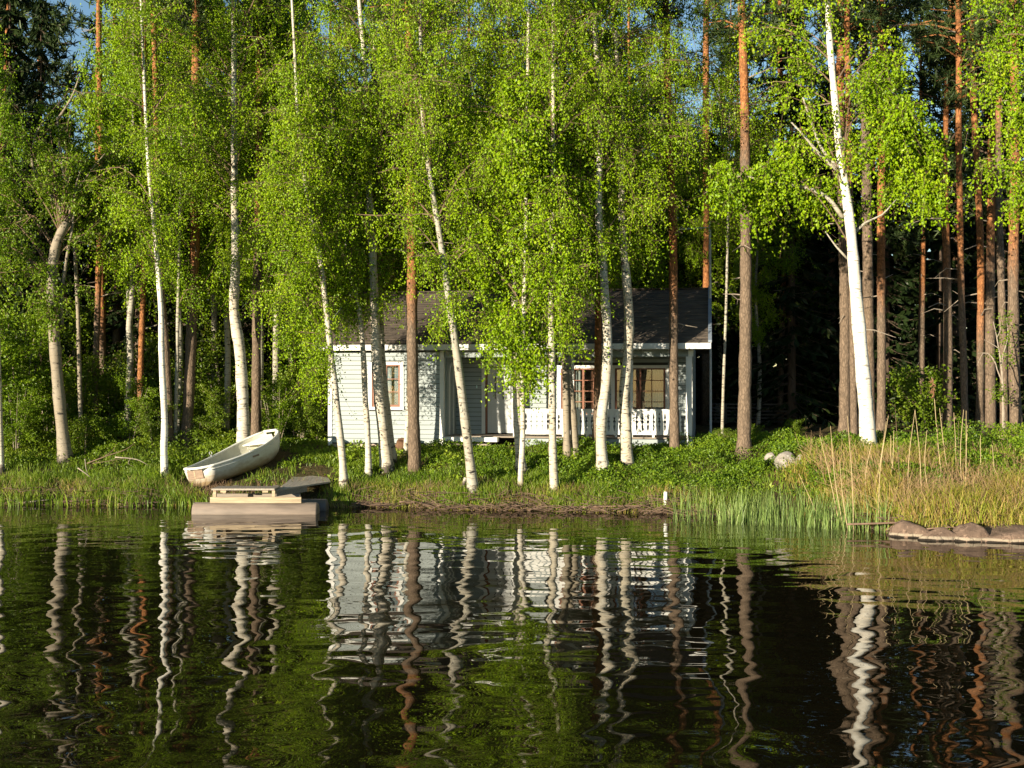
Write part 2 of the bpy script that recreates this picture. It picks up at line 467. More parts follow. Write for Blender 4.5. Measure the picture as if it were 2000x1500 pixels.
M["stump"] = simple("stump_bark", (0.15, 0.085, 0.05), 0.9, 0.4, 8, 0.6, (1, 1, 0.4), 0.1, 0.03)
M["red_mark"] = simple("red_mark_paint", (0.5, 0.05, 0.03), 0.7, 0.2, 10, 0.1)
M["peg"] = simple("peg_plastic", (0.55, 0.75, 0.75), 0.5, 0.1, 5, 0.0)

# roof felt
m, nt, out = new_mat("roof_felt"); k = NT(nt)
n1 = k.noise(k.coord((1.2, 5, 5)), 1.6, 5, 0.6); n2 = k.noise(k.coord(), 60, 2)
c = k.ramp(n1, [(0.3, (0.040, 0.033, 0.028)), (0.7, (0.135, 0.105, 0.08))])
c = k.mix(k.math('MULTIPLY', n2, 0.35), c, (0.13, 0.11, 0.09))
p = k.pbr(c, 0.9, k.bump(n2, 0.5, 0.006), 0.2); k.l(p.outputs[0], out.inputs[0]); M["felt"] = m

# window glass
m, nt, out = new_mat("window_glass"); k = NT(nt)
fr = k.n("ShaderNodeFresnel"); fr.inputs[0].default_value = 1.52
f2 = k.math('MULTIPLY', fr.outputs[0], 2.2, True)
tr = k.n("ShaderNodeBsdfTransparent"); tr.inputs[0].default_value = (0.9, 0.93, 0.92, 1)
gl = k.n("ShaderNodeBsdfGlossy"); gl.inputs["Roughness"].default_value = 0.01
mx = k.n("ShaderNodeMixShader"); k.l(f2, mx.inputs[0]); k.l(tr.outputs[0], mx.inputs[1]); k.l(gl.outputs[0], mx.inputs[2])
k.l(mx.outputs[0], out.inputs[0]); M["glass"] = m

# boat gelcoat with brown staining low on the hull
m, nt, out = new_mat("boat_gelcoat"); k = NT(nt)
tc = k.n("ShaderNodeTexCoord"); sep = k.n("ShaderNodeSeparateXYZ"); k.l(tc.outputs["Object"], sep.inputs[0])
n1 = k.noise(k.coord((1.5, 1.5, 5)), 2.0, 5, 0.65); n2 = k.noise(k.coord(), 14, 4)
f = k.math('ADD', k.math('MULTIPLY', sep.outputs[2], -3.4), k.math('ADD', k.math('MULTIPLY', n1, 1.5), 0.65), True)
c = k.mix(f, (0.64, 0.635, 0.59), (0.34, 0.24, 0.13))
c = k.mix(k.math('MULTIPLY', k.ramp(n2, [(0.45, (0, 0, 0)), (0.75, (1, 1, 1))]), 0.30), c, (0.30, 0.27, 0.20))
p = k.pbr(c, 0.42, k.bump(n2, 0.08, 0.004), 0.4); k.l(p.outputs[0], out.inputs[0]); M["gelcoat"] = m
M["boat_in"] = simple("boat_inside_gelcoat", (0.55, 0.53, 0.42), 0.55, 0.22, 3, 0.1)
M["boat_rim"] = simple("boat_rim_gelcoat", (0.68, 0.67, 0.60), 0.4, 0.1, 4, 0.05)
M["pad"] = simple("motor_pad_wood", (0.24, 0.17, 0.12), 0.8, 0.3, 6, 0.3, (1, 1, 5))

# rocks
def rock_mat(name, col, band):
    m, nt, out = new_mat(name); k = NT(nt)
    n1 = k.noise(k.coord(), 3.5, 6, 0.6); n2 = k.noise(k.coord(), 25, 4, 0.7)
    c = k.ramp(n1, [(0.3, tuple(x * 0.6 for x in col)), (0.7, tuple(x * 1.35 for x in col))])
    c = k.mix(k.math('MULTIPLY', k.ramp(n2, [(0.5, (0, 0, 0)), (0.7, (1, 1, 1))]), 0.4), c, tuple(x * 0.45 for x in col))
    if band:
        g = k.n("ShaderNodeNewGeometry"); sp = k.n("ShaderNodeSeparateXYZ"); k.l(g.outputs["Position"], sp.inputs[0])
        zz = k.math('ADD', sp.outputs[2], k.math('MULTIPLY', k.math('SUBTRACT', n1, 0.5), 0.05))
        b = k.ramp(k.math('MULTIPLY', zz, 5.0), [(0.10, (0.0, 0, 0)), (0.16, (1, 1, 1)), (0.30, (1, 1, 1)), (0.42, (0, 0, 0))])
        c = k.mix(k.math('MULTIPLY', b, 0.6), c, (0.40, 0.34, 0.25))
        wet = k.ramp(k.math('MULTIPLY', zz, 5.0), [(0.10, (1, 1, 1)), (0.16, (0, 0, 0))])
        c = k.mix(wet, c, (0.02, 0.015, 0.01))
    vc = k.n("ShaderNodeTexVoronoi", feature='DISTANCE_TO_EDGE'); dd = k.n("ShaderNodeTexNoise"); k.l(k.coord(), dd.inputs["Vector"]); dd.inputs["Scale"].default_value = 2.5; dd.inputs["Detail"].default_value = 4
    vm = k.n("ShaderNodeVectorMath", operation='MULTIPLY_ADD'); k.l(dd.outputs[1], vm.inputs[0]); vm.inputs[1].default_value = (1.3, 1.3, 1.3); k.l(k.coord((1, 1, 1.6)), vm.inputs[2])
    k.l(vm.outputs[0], vc.inputs["Vector"]); vc.inputs["Scale"].default_value = 1.1
    ck = k.ramp(k.math('ADD', vc.outputs[0], k.math('MULTIPLY', n2, 0.05)), [(0.022, (0.5, 0.5, 0.5)), (0.05, (1, 1, 1))])
    c = k.mix(1.0, c, ck, 'MULTIPLY')
    n3 = k.noise(k.coord(), 9, 3, 0.6)
    c = k.mix(k.math('MULTIPLY', k.ramp(n3, [(0.60, (0, 0, 0)), (0.66, (1, 1, 1))]), 0.5), c, tuple(min(0.6, x * 2.2) for x in col))
    h = k.math('ADD', k.math('ADD', n1, k.math('MULTIPLY', n2, 0.3)), k.math('MULTIPLY', k.math('MINIMUM', vc.outputs[0], 0.05), 4.0))
    p = k.pbr(c, 0.8, k.bump(h, 0.8, 0.05), 0.25); k.l(p.outputs[0], out.inputs[0])
    return m
M["shore_rock"] = rock_mat("shore_rock", (0.155, 0.105, 0.075), True)
M["field_stone"] = rock_mat("field_stone", (0.31, 0.275, 0.235), False)
# ------------------------------------------------------------------ ground and lake
def build_ground():
    xs = np.concatenate([np.linspace(-300, -40, 14)[:-1], np.linspace(-40, -17, 24)[:-1], np.arange(-17, 15, 0.14), np.linspace(15, 40, 26), np.linspace(40, 300, 14)[1:]])
    ys = np.concatenate([np.linspace(2, 18, 9)[:-1], np.arange(18, 36, 0.14), np.linspace(36, 80, 60), np.linspace(80, 500, 24)[1:]])
    X, Y = np.meshgrid(xs, ys)
    Z = gz(X, Y)
    t = Y - shore(X)
    Z += np.where((t > 0.05) & (t < 14), 0.03 * np.sin(X * 9.1 + Y * 3) * np.sin(Y * 7.7) + 0.02 * np.sin(X * 17 + 2 * np.sin(Y * 11)), 0)
    V = np.stack([X, Y, Z], -1).reshape(-1, 3)
    ny, nx = X.shape
    i = np.arange(nx * ny).reshape(ny, nx)
    Q = np.stack([i[:-1, :-1], i[:-1, 1:], i[1:, 1:], i[1:, :-1]], -1).reshape(-1, 4)
    o = obj("ground", mesh_np("ground", V, Q, None, True), M["soil"])
    tag(o, kind="structure", label="soil of the wooded lake bank")
build_ground()
w = MB().add([(-300, -300, 0), (300, -300, 0), (300, 60, 0), (-300, 60, 0)], [(0, 1, 2, 3)]).build("lake_water", M["water"])
tag(w, kind="structure", label="dark lake water with low ripples")

# ------------------------------------------------------------------ the cabin
TH = R(9.5); CT, ST = math.cos(TH), math.sin(TH)
CY, CZ = 30.9, 1.2                      # middle of the front wall, ground level there
def CU(px, v=0.0):
    p = (px - 1000) / F
    return (p * (CY + v * CT) - v * ST) / (CT + p * ST)
def CZZ(px, py, v=0.0):
    u = CU(px, v); Y = CY - u * ST + v * CT
    return EYE - (py - 750) / F * Y - CZ

cabin = empty("timber_cabin", (0, CY, CZ), -TH)
tag(cabin, "pale grey plank cabin with white trim and a railed porch under a dark felt roof", "cabin")
U0, U1 = CU(643), CU(1352)              # ends of the front
UR = CU(861)                            # corner where the porch recess begins
PV = 1.3                                # depth of the porch
DEP = 6.0                               # depth of the cabin
ZD = CZZ(1100, 853)                     # deck level
ZH0, ZH1 = CZZ(1100, 697), CZZ(1100, 684)
ZT = CZZ(1000, 684, -0.35)              # top of walls
PIT = 0.122
print("cabin u", U0, UR, U1, "deck", ZD, "head", ZH0, ZT)

def plank_box(x0, x1, z0, z1, y, parent=cabin, flip=1):
    """one lapped siding board on a wall facing -y"""
    t0, t1 = 0.030, 0.016
    zz = z1 - 0.013
    V = [(x0, y - t0, z0), (x1, y - t0, z0), (x1, y, z0), (x0, y, z0), (x0, y - t1, zz), (x1, y - t1, zz), (x1, y, zz), (x0, y, zz)]
    return MB().hexa(V).build("plank", M["siding"], parent)

def siding(x0, x1, z0, z1, y, holes=()):
    z = z0
    while z < z1 - 0.02:
        zt = min(z + PIT, z1)
        segs = [(x0, x1)]
        for hx0, hx1, hz0, hz1 in holes:
            if hz1 > z + 0.01 and hz0 < zt - 0.01:
                ns = []
                for a, b in segs:
                    if hx1 <= a or hx0 >= b: ns.append((a, b)); continue
                    if hx0 > a + 0.01: ns.append((a, hx0))
                    if hx1 < b - 0.01: ns.append((hx1, b))
                segs = ns
        for a, b in segs: plank_box(a + 0.001, b - 0.001, z, zt, y)
        z += PIT

def core_wall(x0, x1, z0, z1, y0, y1, hole=None):
    b = MB()
    if hole is None: b.box(x0, x1, y0, y1, z0, z1)
    else:
        hx0, hx1, hz0, hz1 = hole
        b.box(x0, hx0, y0, y1, z0, z1); b.box(hx1, x1, y0, y1, z0, z1)
        b.box(hx0, hx1, y0, y1, z0, hz0); b.box(hx0, hx1, y0, y1, hz1, z1)
    return b.build("wall", M["wall_core"], cabin)

# left block of the front
wx0, wx1, wz1, wz0 = CU(720), CU(789), CZZ(750, 707), CZZ(750, 800)
hole = (wx0 + 0.10, wx1 - 0.10, wz0 + 0.08, wz1 - 0.06)
siding(U0 + 0.09, UR - 0.02, 0.06, ZT, 0.0, [(wx0 + 0.03, wx1 - 0.03, wz0 + 0.02, wz1 - 0.02)])
core_wall(U0 + 0.02, UR, 0.02, ZT, 0.001, 0.12, hole)
MB().box(U0 - 0.02, U0 + 0.09, -0.045, 0.10, -0.02, ZT).build("corner_board", M["white"], cabin)
MB().box(UR - 0.02, UR + 0.09, -0.045, 0.10, -0.06, ZT).build("corner_board", M["white"], cabin)
MB().box(U0 + 0.10, UR - 0.03, 0.01, 0.14, -0.32, 0.06).build("base", M["stone_base"], cabin)
# porch back wall
dx0, dx1, dz1 = CU(949, PV), CU(1013, PV), CZZ(980, 717, PV)
ax0, ax1, az1 = CU(1089, PV), CU(1190, PV), CZZ(1140, 714, PV)
bx0, bx1 = CU(1194, PV), CU(1307, PV)
zs = CZZ(1140, 815, PV)
holes = [(dx0 - 0.1, dx1 + 0.1, 0, dz1 + 0.1), (ax0 + 0.03, ax1 - 0.03, zs, az1), (bx0 + 0.03, bx1 - 0.03, zs, az1)]
siding(UR + 0.13, U1 - 0.02, ZD + 0.0, ZT + 0.1, PV, holes)
bb = MB()
for a, b_, z0, z1 in [(UR + 0.12, dx0, 0.1, ZT + 0.1), (dx0, dx1, dz1, ZT + 0.1), (dx1, ax0 + 0.1, 0.1, ZT + 0.1), (ax0 + 0.1, ax1 - 0.1, 0.1, zs + 0.08), (ax0 + 0.1, ax1 - 0.1, az1 - 0.06, ZT + 0.1),
                      (ax1 - 0.1, bx0 + 0.1, 0.1, ZT + 0.1), (bx0 + 0.1, bx1 - 0.1, 0.1, zs + 0.08), (bx0 + 0.1, bx1 - 0.1, az1 - 0.06, ZT + 0.1), (bx1 - 0.1, U1 - 0.0, 0.1, ZT + 0.1)]:
    bb.box(a, b_, PV + 0.001, PV + 0.12, z0, z1)
bb.build("wall", M["wall_core"], cabin)
# recess side wall, end walls, rear wall, ceiling
MB().box(UR, UR + 0.12, 0.101, PV + 0.12, 0.0, ZT + 0.1).build("wall", M["siding"], cabin)
for j in range(19):
    MB().box(UR + 0.121, UR + 0.139, 0.12, PV - 0.03, ZD + j * PIT, ZD + j * PIT + PIT - 0.006).build("plank", M["siding"], cabin)
MB().box(U0 + 0.02, U0 + 0.14, 0.121, DEP, 0.0, ZT + 0.3).build("wall", M["siding"], cabin)
MB().box(U1 - 0.12, U1, PV + 0.121, DEP, 0.0, ZT + 0.3).build("wall", M["siding"], cabin)
for j in range(21):
    MB().box(U1 + 0.001, U1 + 0.02, PV, DEP, 0.06 + j * PIT, 0.06 + j * PIT + PIT - 0.006).build("plank", M["siding"], cabin)
    MB().box(U0 - 0.001, U0 + 0.019, 0.13, DEP, 0.06 + j * PIT, 0.06 + j * PIT + PIT - 0.006).build("plank", M["siding"], cabin)
MB().box(U0 + 0.14, U1 - 0.12, DEP - 0.12, DEP, 0.0, ZT + 0.3).build("wall", M["room"], cabin)
MB().box(U0 + 0.15, UR - 0.01, 2.2, 2.3, 0.1, ZT).build("room_partition", M["room"], cabin)
MB().box(UR + 0.13, U1 - 0.13, 3.0, 3.1, 0.1, ZT).build("room_partition", M["room"], cabin)
MB().box(U0 + 0.15, U1 - 0.13, 0.13 + PV, DEP - 0.13, 0.02, 0.1).build("floor", M["room"], cabin)
MB().box(UR + 0.13, U1, 0.14, PV - 0.001, ZH1 + 0.02, ZH1 + 0.05).build("porch_ceiling", M["white"], cabin)
# white carved arch trim on the recess side wall
ym, yw = 0.62, 0.30
tr = MB()
tr.box(UR + 0.14, UR + 0.165, ym - yw, ym - yw + 0.09, ZD + 0.02, ZH0 - 0.42)
tr.box(UR + 0.14, UR + 0.165, ym + yw - 0.09, ym + yw, ZD + 0.02, ZH0 - 0.42)
for a in range(10):
    a0, a1 = math.pi * a / 10, math.pi * (a + 1) / 10
    V = []
    for xx in (UR + 0.14, UR + 0.165):
        for (an, r) in ((a0, yw), (a1, yw), (a1, yw - 0.09), (a0, yw - 0.09)):
            V.append((xx, ym - r * math.cos(an), ZH0 - 0.42 + r * math.sin(an)))
    tr.hexa(V)
tr.build("arch_trim", M["white"], cabin)

def window(x0, x1, z0, z1, y, cols, rows, mullions, depth=0.12):
    """white casing, brown sash, panes; on a wall facing -y"""
    cw = 0.095
    b = MB()
    b.box(x0, x1, y - 0.055, y - 0.031, z1 - 0.075, z1 + 0.005)
    b.box(x0, x0 + cw, y - 0.050, y - 0.031, z0 + 0.075, z1 - 0.076); b.box(x1 - cw, x1, y - 0.050, y - 0.031, z0 + 0.075, z1 - 0.076)
    b.box(x0 - 0.01, x1 + 0.01, y - 0.060, y - 0.031, z0, z0 + 0.074)
    w = b.build("window", M["white"], cabin)
    ix0, ix1, iz0, iz1 = x0 + cw + 0.006, x1 - cw - 0.006, z0 + 0.082, z1 - 0.062
    f = MB(); fw = 0.05
    f.box(ix0, ix1, y - 0.028, y + 0.05, iz1 - fw, iz1); f.box(ix0, ix1, y - 0.028, y + 0.05, iz0, iz0 + fw)
    f.box(ix0, ix0 + fw, y - 0.028, y + 0.05, iz0 + fw, iz1 - fw); f.box(ix1 - fw, ix1, y - 0.028, y + 0.05, iz0 + fw, iz1 - fw)
    f.build("frame", M["frame_brown"], w)
    xs = [ix0 + fw] + [ix0 + fw + q * (ix1 - ix0 - 2 * fw) for q in cols] + [ix1 - fw]
    for i, q in enumerate(cols):
        hw = 0.028 if i in mullions else 0.011
        MB().box(xs[i + 1] - hw, xs[i + 1] + hw, y - 0.02, y + 0.04, iz0 + fw, iz1 - fw).build("mullion", M["frame_brown"], w)
    zs_ = [iz0 + fw + (iz1 - iz0 - 2 * fw) * q / rows for q in range(rows + 1)]
    for q in range(1, rows):
        for i in range(len(xs) - 1):
            e0 = 0.0 if i == 0 else (0.029 if i - 1 in mullions else 0.012)
            e1 = 0.0 if i == len(xs) - 2 else (0.029 if i in mullions else 0.012)
            MB().box(xs[i] + e0, xs[i + 1] - e1, y - 0.015, y + 0.02, zs_[q] - 0.01, zs_[q] + 0.01).build("glazing_bar", M["frame_brown"], w)
    for i in range(len(xs) - 1):
        for q in range(rows):
            e = 0.013
            MB().box(xs[i] + (e if i else 0.001), xs[i + 1] - (e if i < len(xs) - 2 else 0.001), y + 0.022, y + 0.027, zs_[q] + 0.0005, zs_[q + 1] - 0.0005).build("pane", M["glass"], w)
    return w, (ix0, ix1, iz0, iz1)

def curtain(x0, x1, z0, z1, y, mat, label, amp=0.02, n=9):
    k_ = 40; xs = np.linspace(x0, x1, k_); yo = amp * np.sin(np.linspace(0, n * 2 * np.pi, k_))
    V = []
    for z in (z0, z1):
        for x, q in zip(xs, yo): V.append((x, q * (1.2 if z == z0 else 0.8), z))
    Q = [(i, i + 1, k_ + i + 1, k_ + i) for i in range(k_ - 1)]
    me = mesh_np("curtain", np.array(V), Q, None, True)
    o = obj("curtain", me, mat)
    o.matrix_world = cabin_mw @ Matrix.Translation((0, y, 0))
    sm = o.modifiers.new("thickness", 'SOLIDIFY'); sm.thickness = 0.004
    tag(o, label, "curtain", "curtains behind the cabin windows")
    return o
cabin_mw = Matrix.Translation((0, CY, CZ)) @ Matrix.Rotation(-TH, 4, 'Z')

w1, (a, b_, c_, d_) = window(wx0, wx1, wz0, wz1, 0.0, [0.5], 3, [0])
curtain(a + 0.02, b_ - 0.02, c_, d_, 0.22, M["sky_blind"], "pale roller curtain tinted like reflected sky, filling the small window beside the porch corner", 0.008, 5)
w2, (a, b_, c_, d_) = window(ax0, ax1, zs, az1, PV, [0.25, 0.5, 0.75], 4, [1])
w_ = b_ - a
curtain(a + 0.03, a + w_ * 0.30, c_, d_, PV + 0.2, M["brown_cloth"], "brown curtain by the door-side edge of the porch window nearer the door", 0.025, 4)
curtain(a + w_ * 0.32, a + w_ * 0.42, c_, d_, PV + 0.17, M["lace"], "white lace strip behind the porch window nearer the door", 0.015, 3)
curtain(a + w_ * 0.66, b_ - 0.02, c_, d_, PV + 0.2, M["brown_cloth"], "brown curtain by the inner edge of the porch window nearer the door", 0.025, 4)
w3, (a, b_, c_, d_) = window(bx0, bx1, zs, az1, PV, [0.25, 0.5, 0.75], 4, [1])
w_ = b_ - a
curtain(a + 0.03, a + w_ * 0.16, c_, d_, PV + 0.2, M["lace"], "narrow white lace curtain on the birch side of the porch window nearer the corner post", 0.015, 3)
curtain(a + w_ * 0.36, a + w_ * 0.49, c_, d_, PV + 0.2, M["brown_cloth"], "brown curtain in the middle of the porch window nearer the corner post", 0.02, 3)
curtain(a + w_ * 0.74, b_ - 0.02, c_, d_, PV + 0.2, M["lace"], "wide white lace curtain at the corner-post end of the porch windows", 0.02, 6)

# door
zb = ZD + 0.01
b = MB()
b.box(dx0 - 0.11, dx0 - 0.012, PV - 0.055, PV - 0.031, zb, dz1 + 0.012); b.box(dx1 + 0.012, dx1 + 0.11, PV - 0.055, PV - 0.031, zb, dz1 + 0.012)
b.box(dx0 - 0.13, dx1 + 0.13, PV - 0.062, PV - 0.031, dz1 + 0.013, dz1 + 0.13)
b.build("door_casing", M["white"], cabin)
door = MB().box(dx0 + 0.05, dx1, PV + 0.0, PV + 0.045, zb + 0.02, dz1 - 0.01).build("door", M["door_grey"], cabin)
MB().box(dx0 - 0.011, dx0 + 0.045, PV - 0.02, PV + 0.06, zb, dz1).build("door_jamb", M["frame_brown"], cabin)
dw = dx1 - dx0 - 0.05
n_b = 8
for i in range(n_b):
    xa = dx0 + 0.05 + dw * i / n_b
    MB().box(xa + 0.004, xa + dw / n_b - 0.004, PV - 0.012, PV - 0.0005, zb + 0.03, zb + 0.78).build("panel_board", M["door_grey"], door)
for i, q in enumerate((0.25, 0.5, 0.75)):
    xa = dx0 + 0.05 + dw * q
    MB().box(xa - 0.012, xa + 0.012, PV - 0.014, PV - 0.0005, zb + 0.95, zb + 1.55).build("door_groove_bar", M["dark_metal"], door)
MB().box(dx0 + 0.05 + dw * 0.12, dx1 - 0.12, PV - 0.013, PV - 0.001, zb + 1.14, zb + 1.152).build("door_cross_bar", M["dark_metal"], door)
h = MB().box(dx0 + 0.07, dx0 + 0.12, PV - 0.03, PV - 0.001, zb + 0.84, zb + 1.02)
h.tube([(dx0 + 0.095, PV - 0.03, zb + 0.93), (dx0 + 0.095, PV - 0.075, zb + 0.93), (dx0 + 0.21, PV - 0.08, zb + 0.925)], 0.012, 8)
h.build("handle", M["steel"], door)

# deck, step, foundation of the porch
nd = 10
for i in range(nd):
    v0 = -0.02 + (PV - 0.05) * i / nd
    MB().box(UR + 0.15, U1 + 0.02, v0, v0 + (PV - 0.05) / nd - 0.006, ZD - 0.035, ZD).build("deck_board", M["deck_wood"], cabin)
zf = CZZ(1200, 872)
for i in range(2):
    z0 = ZD - 0.05 - (i + 1) * 0.105
    MB().box(CU(1005), U1 + 0.03, 0.03, 0.055, z0, z0 + 0.10).build("skirt_board", M["siding"], cabin)
MB().box(CU(1005), U1 + 0.01, 0.056, 0.30, -0.35, ZD - 0.27).build("base", M["stone_base"], cabin)
stp = MB().hexa([(CU(874) - 0.02, -0.32, ZD - 0.135), (CU(975), -0.32, ZD - 0.135), (CU(975), -0.03, ZD - 0.135), (CU(874) - 0.02, -0.03, ZD - 0.135),
                 (CU(868), -0.32, ZD - 0.02), (CU(975), -0.32, ZD - 0.02), (CU(975), -0.03, ZD - 0.02), (CU(868), -0.03, ZD - 0.02)])
stp.build("step", M["white"], cabin)
MB().box(CU(880), CU(965), -0.55, -0.34, ZD - 0.22, ZD - 0.18).build("step", M["deck_wood"], cabin)
# header beam over the porch: two boards
for z0, z1, yy in ((ZH0, (ZH0 + ZH1) / 2 - 0.004, 0.0), ((ZH0 + ZH1) / 2 + 0.004, ZT, 0.006)):
    MB().box(UR + 0.10, U1 - 0.10, yy, yy + 0.045, z0, z1).build("header_board", M["siding"], cabin)
# posts, railing
posts = [CU(1004), CU(1118), CU(1233)]
for u in posts:
    MB().box(u - 0.035, u + 0.035, 0.046, 0.115, ZD, ZH1).build("porch_post", M["white"], cabin)
pc = MB().box(U1 - 0.16, U1 - 0.01, -0.03, 0.12, -0.0, ZH0 - 0.002).build("porch_post", M["white"], cabin)
MB().box(U1 - 0.10, U1 + 0.03, -0.05, 0.13, ZH0, ZT).build("post_head", M["white"], pc)
MB().box(U1 - 0.12, U1 - 0.01, PV - 0.12, PV - 0.001, ZD, ZH1).build("porch_post", M["white"], cabin)
zr1, zr0 = CZZ(1200, 799), CZZ(1200, 849)
rail = MB()
rail.box(CU(1006), U1 - 0.162, -0.02, 0.04, zr1 - 0.045, zr1)
rail.build("top_rail", M["white"], cabin)
MB().box(CU(1006), U1 - 0.162, -0.012, 0.032, zr0, zr0 + 0.04).build("bottom_rail", M["white"], cabin)
PROFILE = [(0.0, 0), (0.08, 0.0), (0.10, 0.004), (0.22, 0.016), (0.32, 0.018), (0.40, 0.008), (0.43, 0.007), (0.47, 0.020), (0.51, 0.024), (0.55, 0.020), (0.585, 0.007), (0.62, 0.008), (0.70, 0.018), (0.80, 0.014), (0.90, 0.005), (0.96, 0.0), (1.0, 0)]
def baluster_mesh(hh, ww):
    L, Rr = [], []
    for q, d in PROFILE:
        d = d * 1.45
        L.append((-ww / 2 + d, q * hh)); Rr.append((ww / 2 - d, q * hh))
    n = len(L); V, Q = [], []
    for y in (0.0, 0.022):
        for p_ in L: V.append((p_[0], y, p_[1]))
        for p_ in Rr: V.append((p_[0], y, p_[1]))
    o2 = 2 * n
    for i in range(n - 1):
        Q.append((i, n + i, n + i + 1, i + 1)); Q.append((o2 + i, o2 + i + 1, o2 + n + i + 1, o2 + n + i))
        Q.append((i, i + 1, o2 + i + 1, o2 + i)); Q.append((n + i, o2 + n + i, o2 + n + i + 1, n + i + 1))
    Q.append((0, o2, o2 + n, n)); Q.append((n - 1, 2 * n - 1, o2 + 2 * n - 1, o2 + n - 1))
    return mesh_np("baluster_board", np.array(V), Q)
bp = 0.1445
bm = baluster_mesh(zr1 - 0.046 - zr0 - 0.041, bp - 0.002)
u = CU(1006) + bp / 2
while u < U1 - 0.165 - bp / 2 + 0.03:
    if True:
        obj("baluster_board", bm, M["white"], cabin, (u, 0.0, zr0 + 0.0405))
    u += bp
# side railing on the gable end of the porch
MB().box(U1 - 0.06, U1 - 0.005, 0.121, PV - 0.122, zr1 - 0.045, zr1).build("top_rail", M["white"], cabin)
for i in range(7):
    obj("baluster_board", bm, None, cabin, (U1 - 0.02, 0.20 + bp * i, zr0 + 0.0405), (0, 0, R(90)))
for u in (CU(1100), CU(1147), CU(1203), CU(1276)):
    MB().box(u - 0.03, u + 0.03, 0.0, 0.03, ZD + 0.001, zr0 - 0.001).build("rail_block", M["white"], cabin)
MB().tube([(CU(1305, PV), PV - 0.06, ZD + 0.4), (CU(1305, PV), PV - 0.06, az1)], 0.022, 8).build("rain_pipe", M["white"], cabin)

# roof
OV = 0.38
RU0, RU1 = CU(613, -OV), CU(1387, -OV)
ZE = CZZ(1000, 672, -OV)                 # top of the roof at the eave
VR = 3.0
ZR = CZZ(1250, 566, VR)
slope = (ZR - ZE) / (VR + OV)
def roof_pt(u, v, up=0.0):
    vv = v if v <= VR else 2 * VR - v
    return (u, v, ZE + (vv + OV) * slope + up)
VB = 2 * VR + OV
sl = MB()
sl.hexa([(RU0, -OV, ZE - 0.10), (RU1, -OV, ZE - 0.10), (RU1, VR, ZR - 0.10), (RU0, VR, ZR - 0.10), (RU0, -OV, ZE), (RU1, -OV, ZE), (RU1, VR, ZR), (RU0, VR, ZR)])
roof = sl.build("roof", M["felt"], cabin)
MB().hexa([(RU0, VR + 0.002, ZR - 0.10), (RU1, VR + 0.002, ZR - 0.10), (RU1, VB, ZE - 0.10), (RU0, VB, ZE - 0.10), (RU0, VR + 0.002, ZR), (RU1, VR + 0.002, ZR), (RU1, VB, ZE), (RU0, VB, ZE)]).build("rear_slope", M["felt"], roof)
NC = 22
for i in range(NC):
    v0 = -OV - 0.02 + (VR + OV) * i / NC; v1 = v0 + (VR + OV) / NC + 0.03
    z0 = ZE + (v0 + OV) * slope; z1 = ZE + (v1 + OV) * slope
    MB().hexa([(RU0 + 0.02, v0, z0 + 0.005), (RU1 - 0.03, v0, z0 + 0.005), (RU1 - 0.03, v1, z1 + 0.002), (RU0 + 0.02, v1, z1 + 0.002),
               (RU0 + 0.02, v0, z0 + 0.016), (RU1 - 0.03, v0, z0 + 0.016), (RU1 - 0.03, v1, z1 + 0.004), (RU0 + 0.02, v1, z1 + 0.004)]).build("shingle_course", M["felt"], roof)
MB().box(RU0 - 0.01, RU1 + 0.01, -OV - 0.03, -OV - 0.003, ZE - 0.145, ZE + 0.0).build("fascia_board", M["white"], cabin)
MB().box(U0 - 0.3, U1 + 0.3, -OV - 0.002, -0.048, ZE - 0.14, ZE - 0.12).build("soffit", M["white"], cabin)
for ue, nm in ((RU1 + 0.002, 0.028), (RU0 - 0.03, 0.028)):
    MB().hexa([(ue, -OV, ZE - 0.14), (ue + nm, -OV, ZE - 0.14), (ue + nm, VR, ZR - 0.14), (ue, VR, ZR - 0.14), (ue, -OV, ZE + 0.0), (ue + nm, -OV, ZE + 0.0), (ue + nm, VR, ZR + 0.0), (ue, VR, ZR + 0.0)]).build("barge_board", M["white"], cabin)
MB().hexa([(RU1 - 0.05, -OV, ZE + 0.02), (RU1 + 0.04, -OV, ZE + 0.02), (RU1 + 0.04, VR, ZR + 0.02), (RU1 - 0.05, VR, ZR + 0.02), (RU1 - 0.05, -OV, ZE + 0.075), (RU1 + 0.04, -OV, ZE + 0.075), (RU1 + 0.04, VR, ZR + 0.075), (RU1 - 0.05, VR, ZR + 0.075)]).build("verge_flashing", M["flashing"], cabin)
MB().box(RU0, RU1, VR - 0.08, VR + 0.08, ZR + 0.0, ZR + 0.035).build("ridge_cap", M["felt"], cabin)
# gable triangles
for ue in (U0 + 0.03, U1 - 0.11):
    g = MB(); zt = ZT + 0.301
    g.add([(ue, 0.3, zt - 0.3), (ue, DEP - 0.1, zt - 0.3), (ue, VR, ZR - 0.13), (ue + 0.08, 0.3, zt - 0.3), (ue + 0.08, DEP - 0.1, zt - 0.3), (ue + 0.08, VR, ZR - 0.13)],
          [(0, 1, 4, 3), (1, 2, 5, 4), (2, 0, 3, 5)], [(0, 2, 1), (3, 4, 5)])
    g.build("gable", M["siding"], cabin)
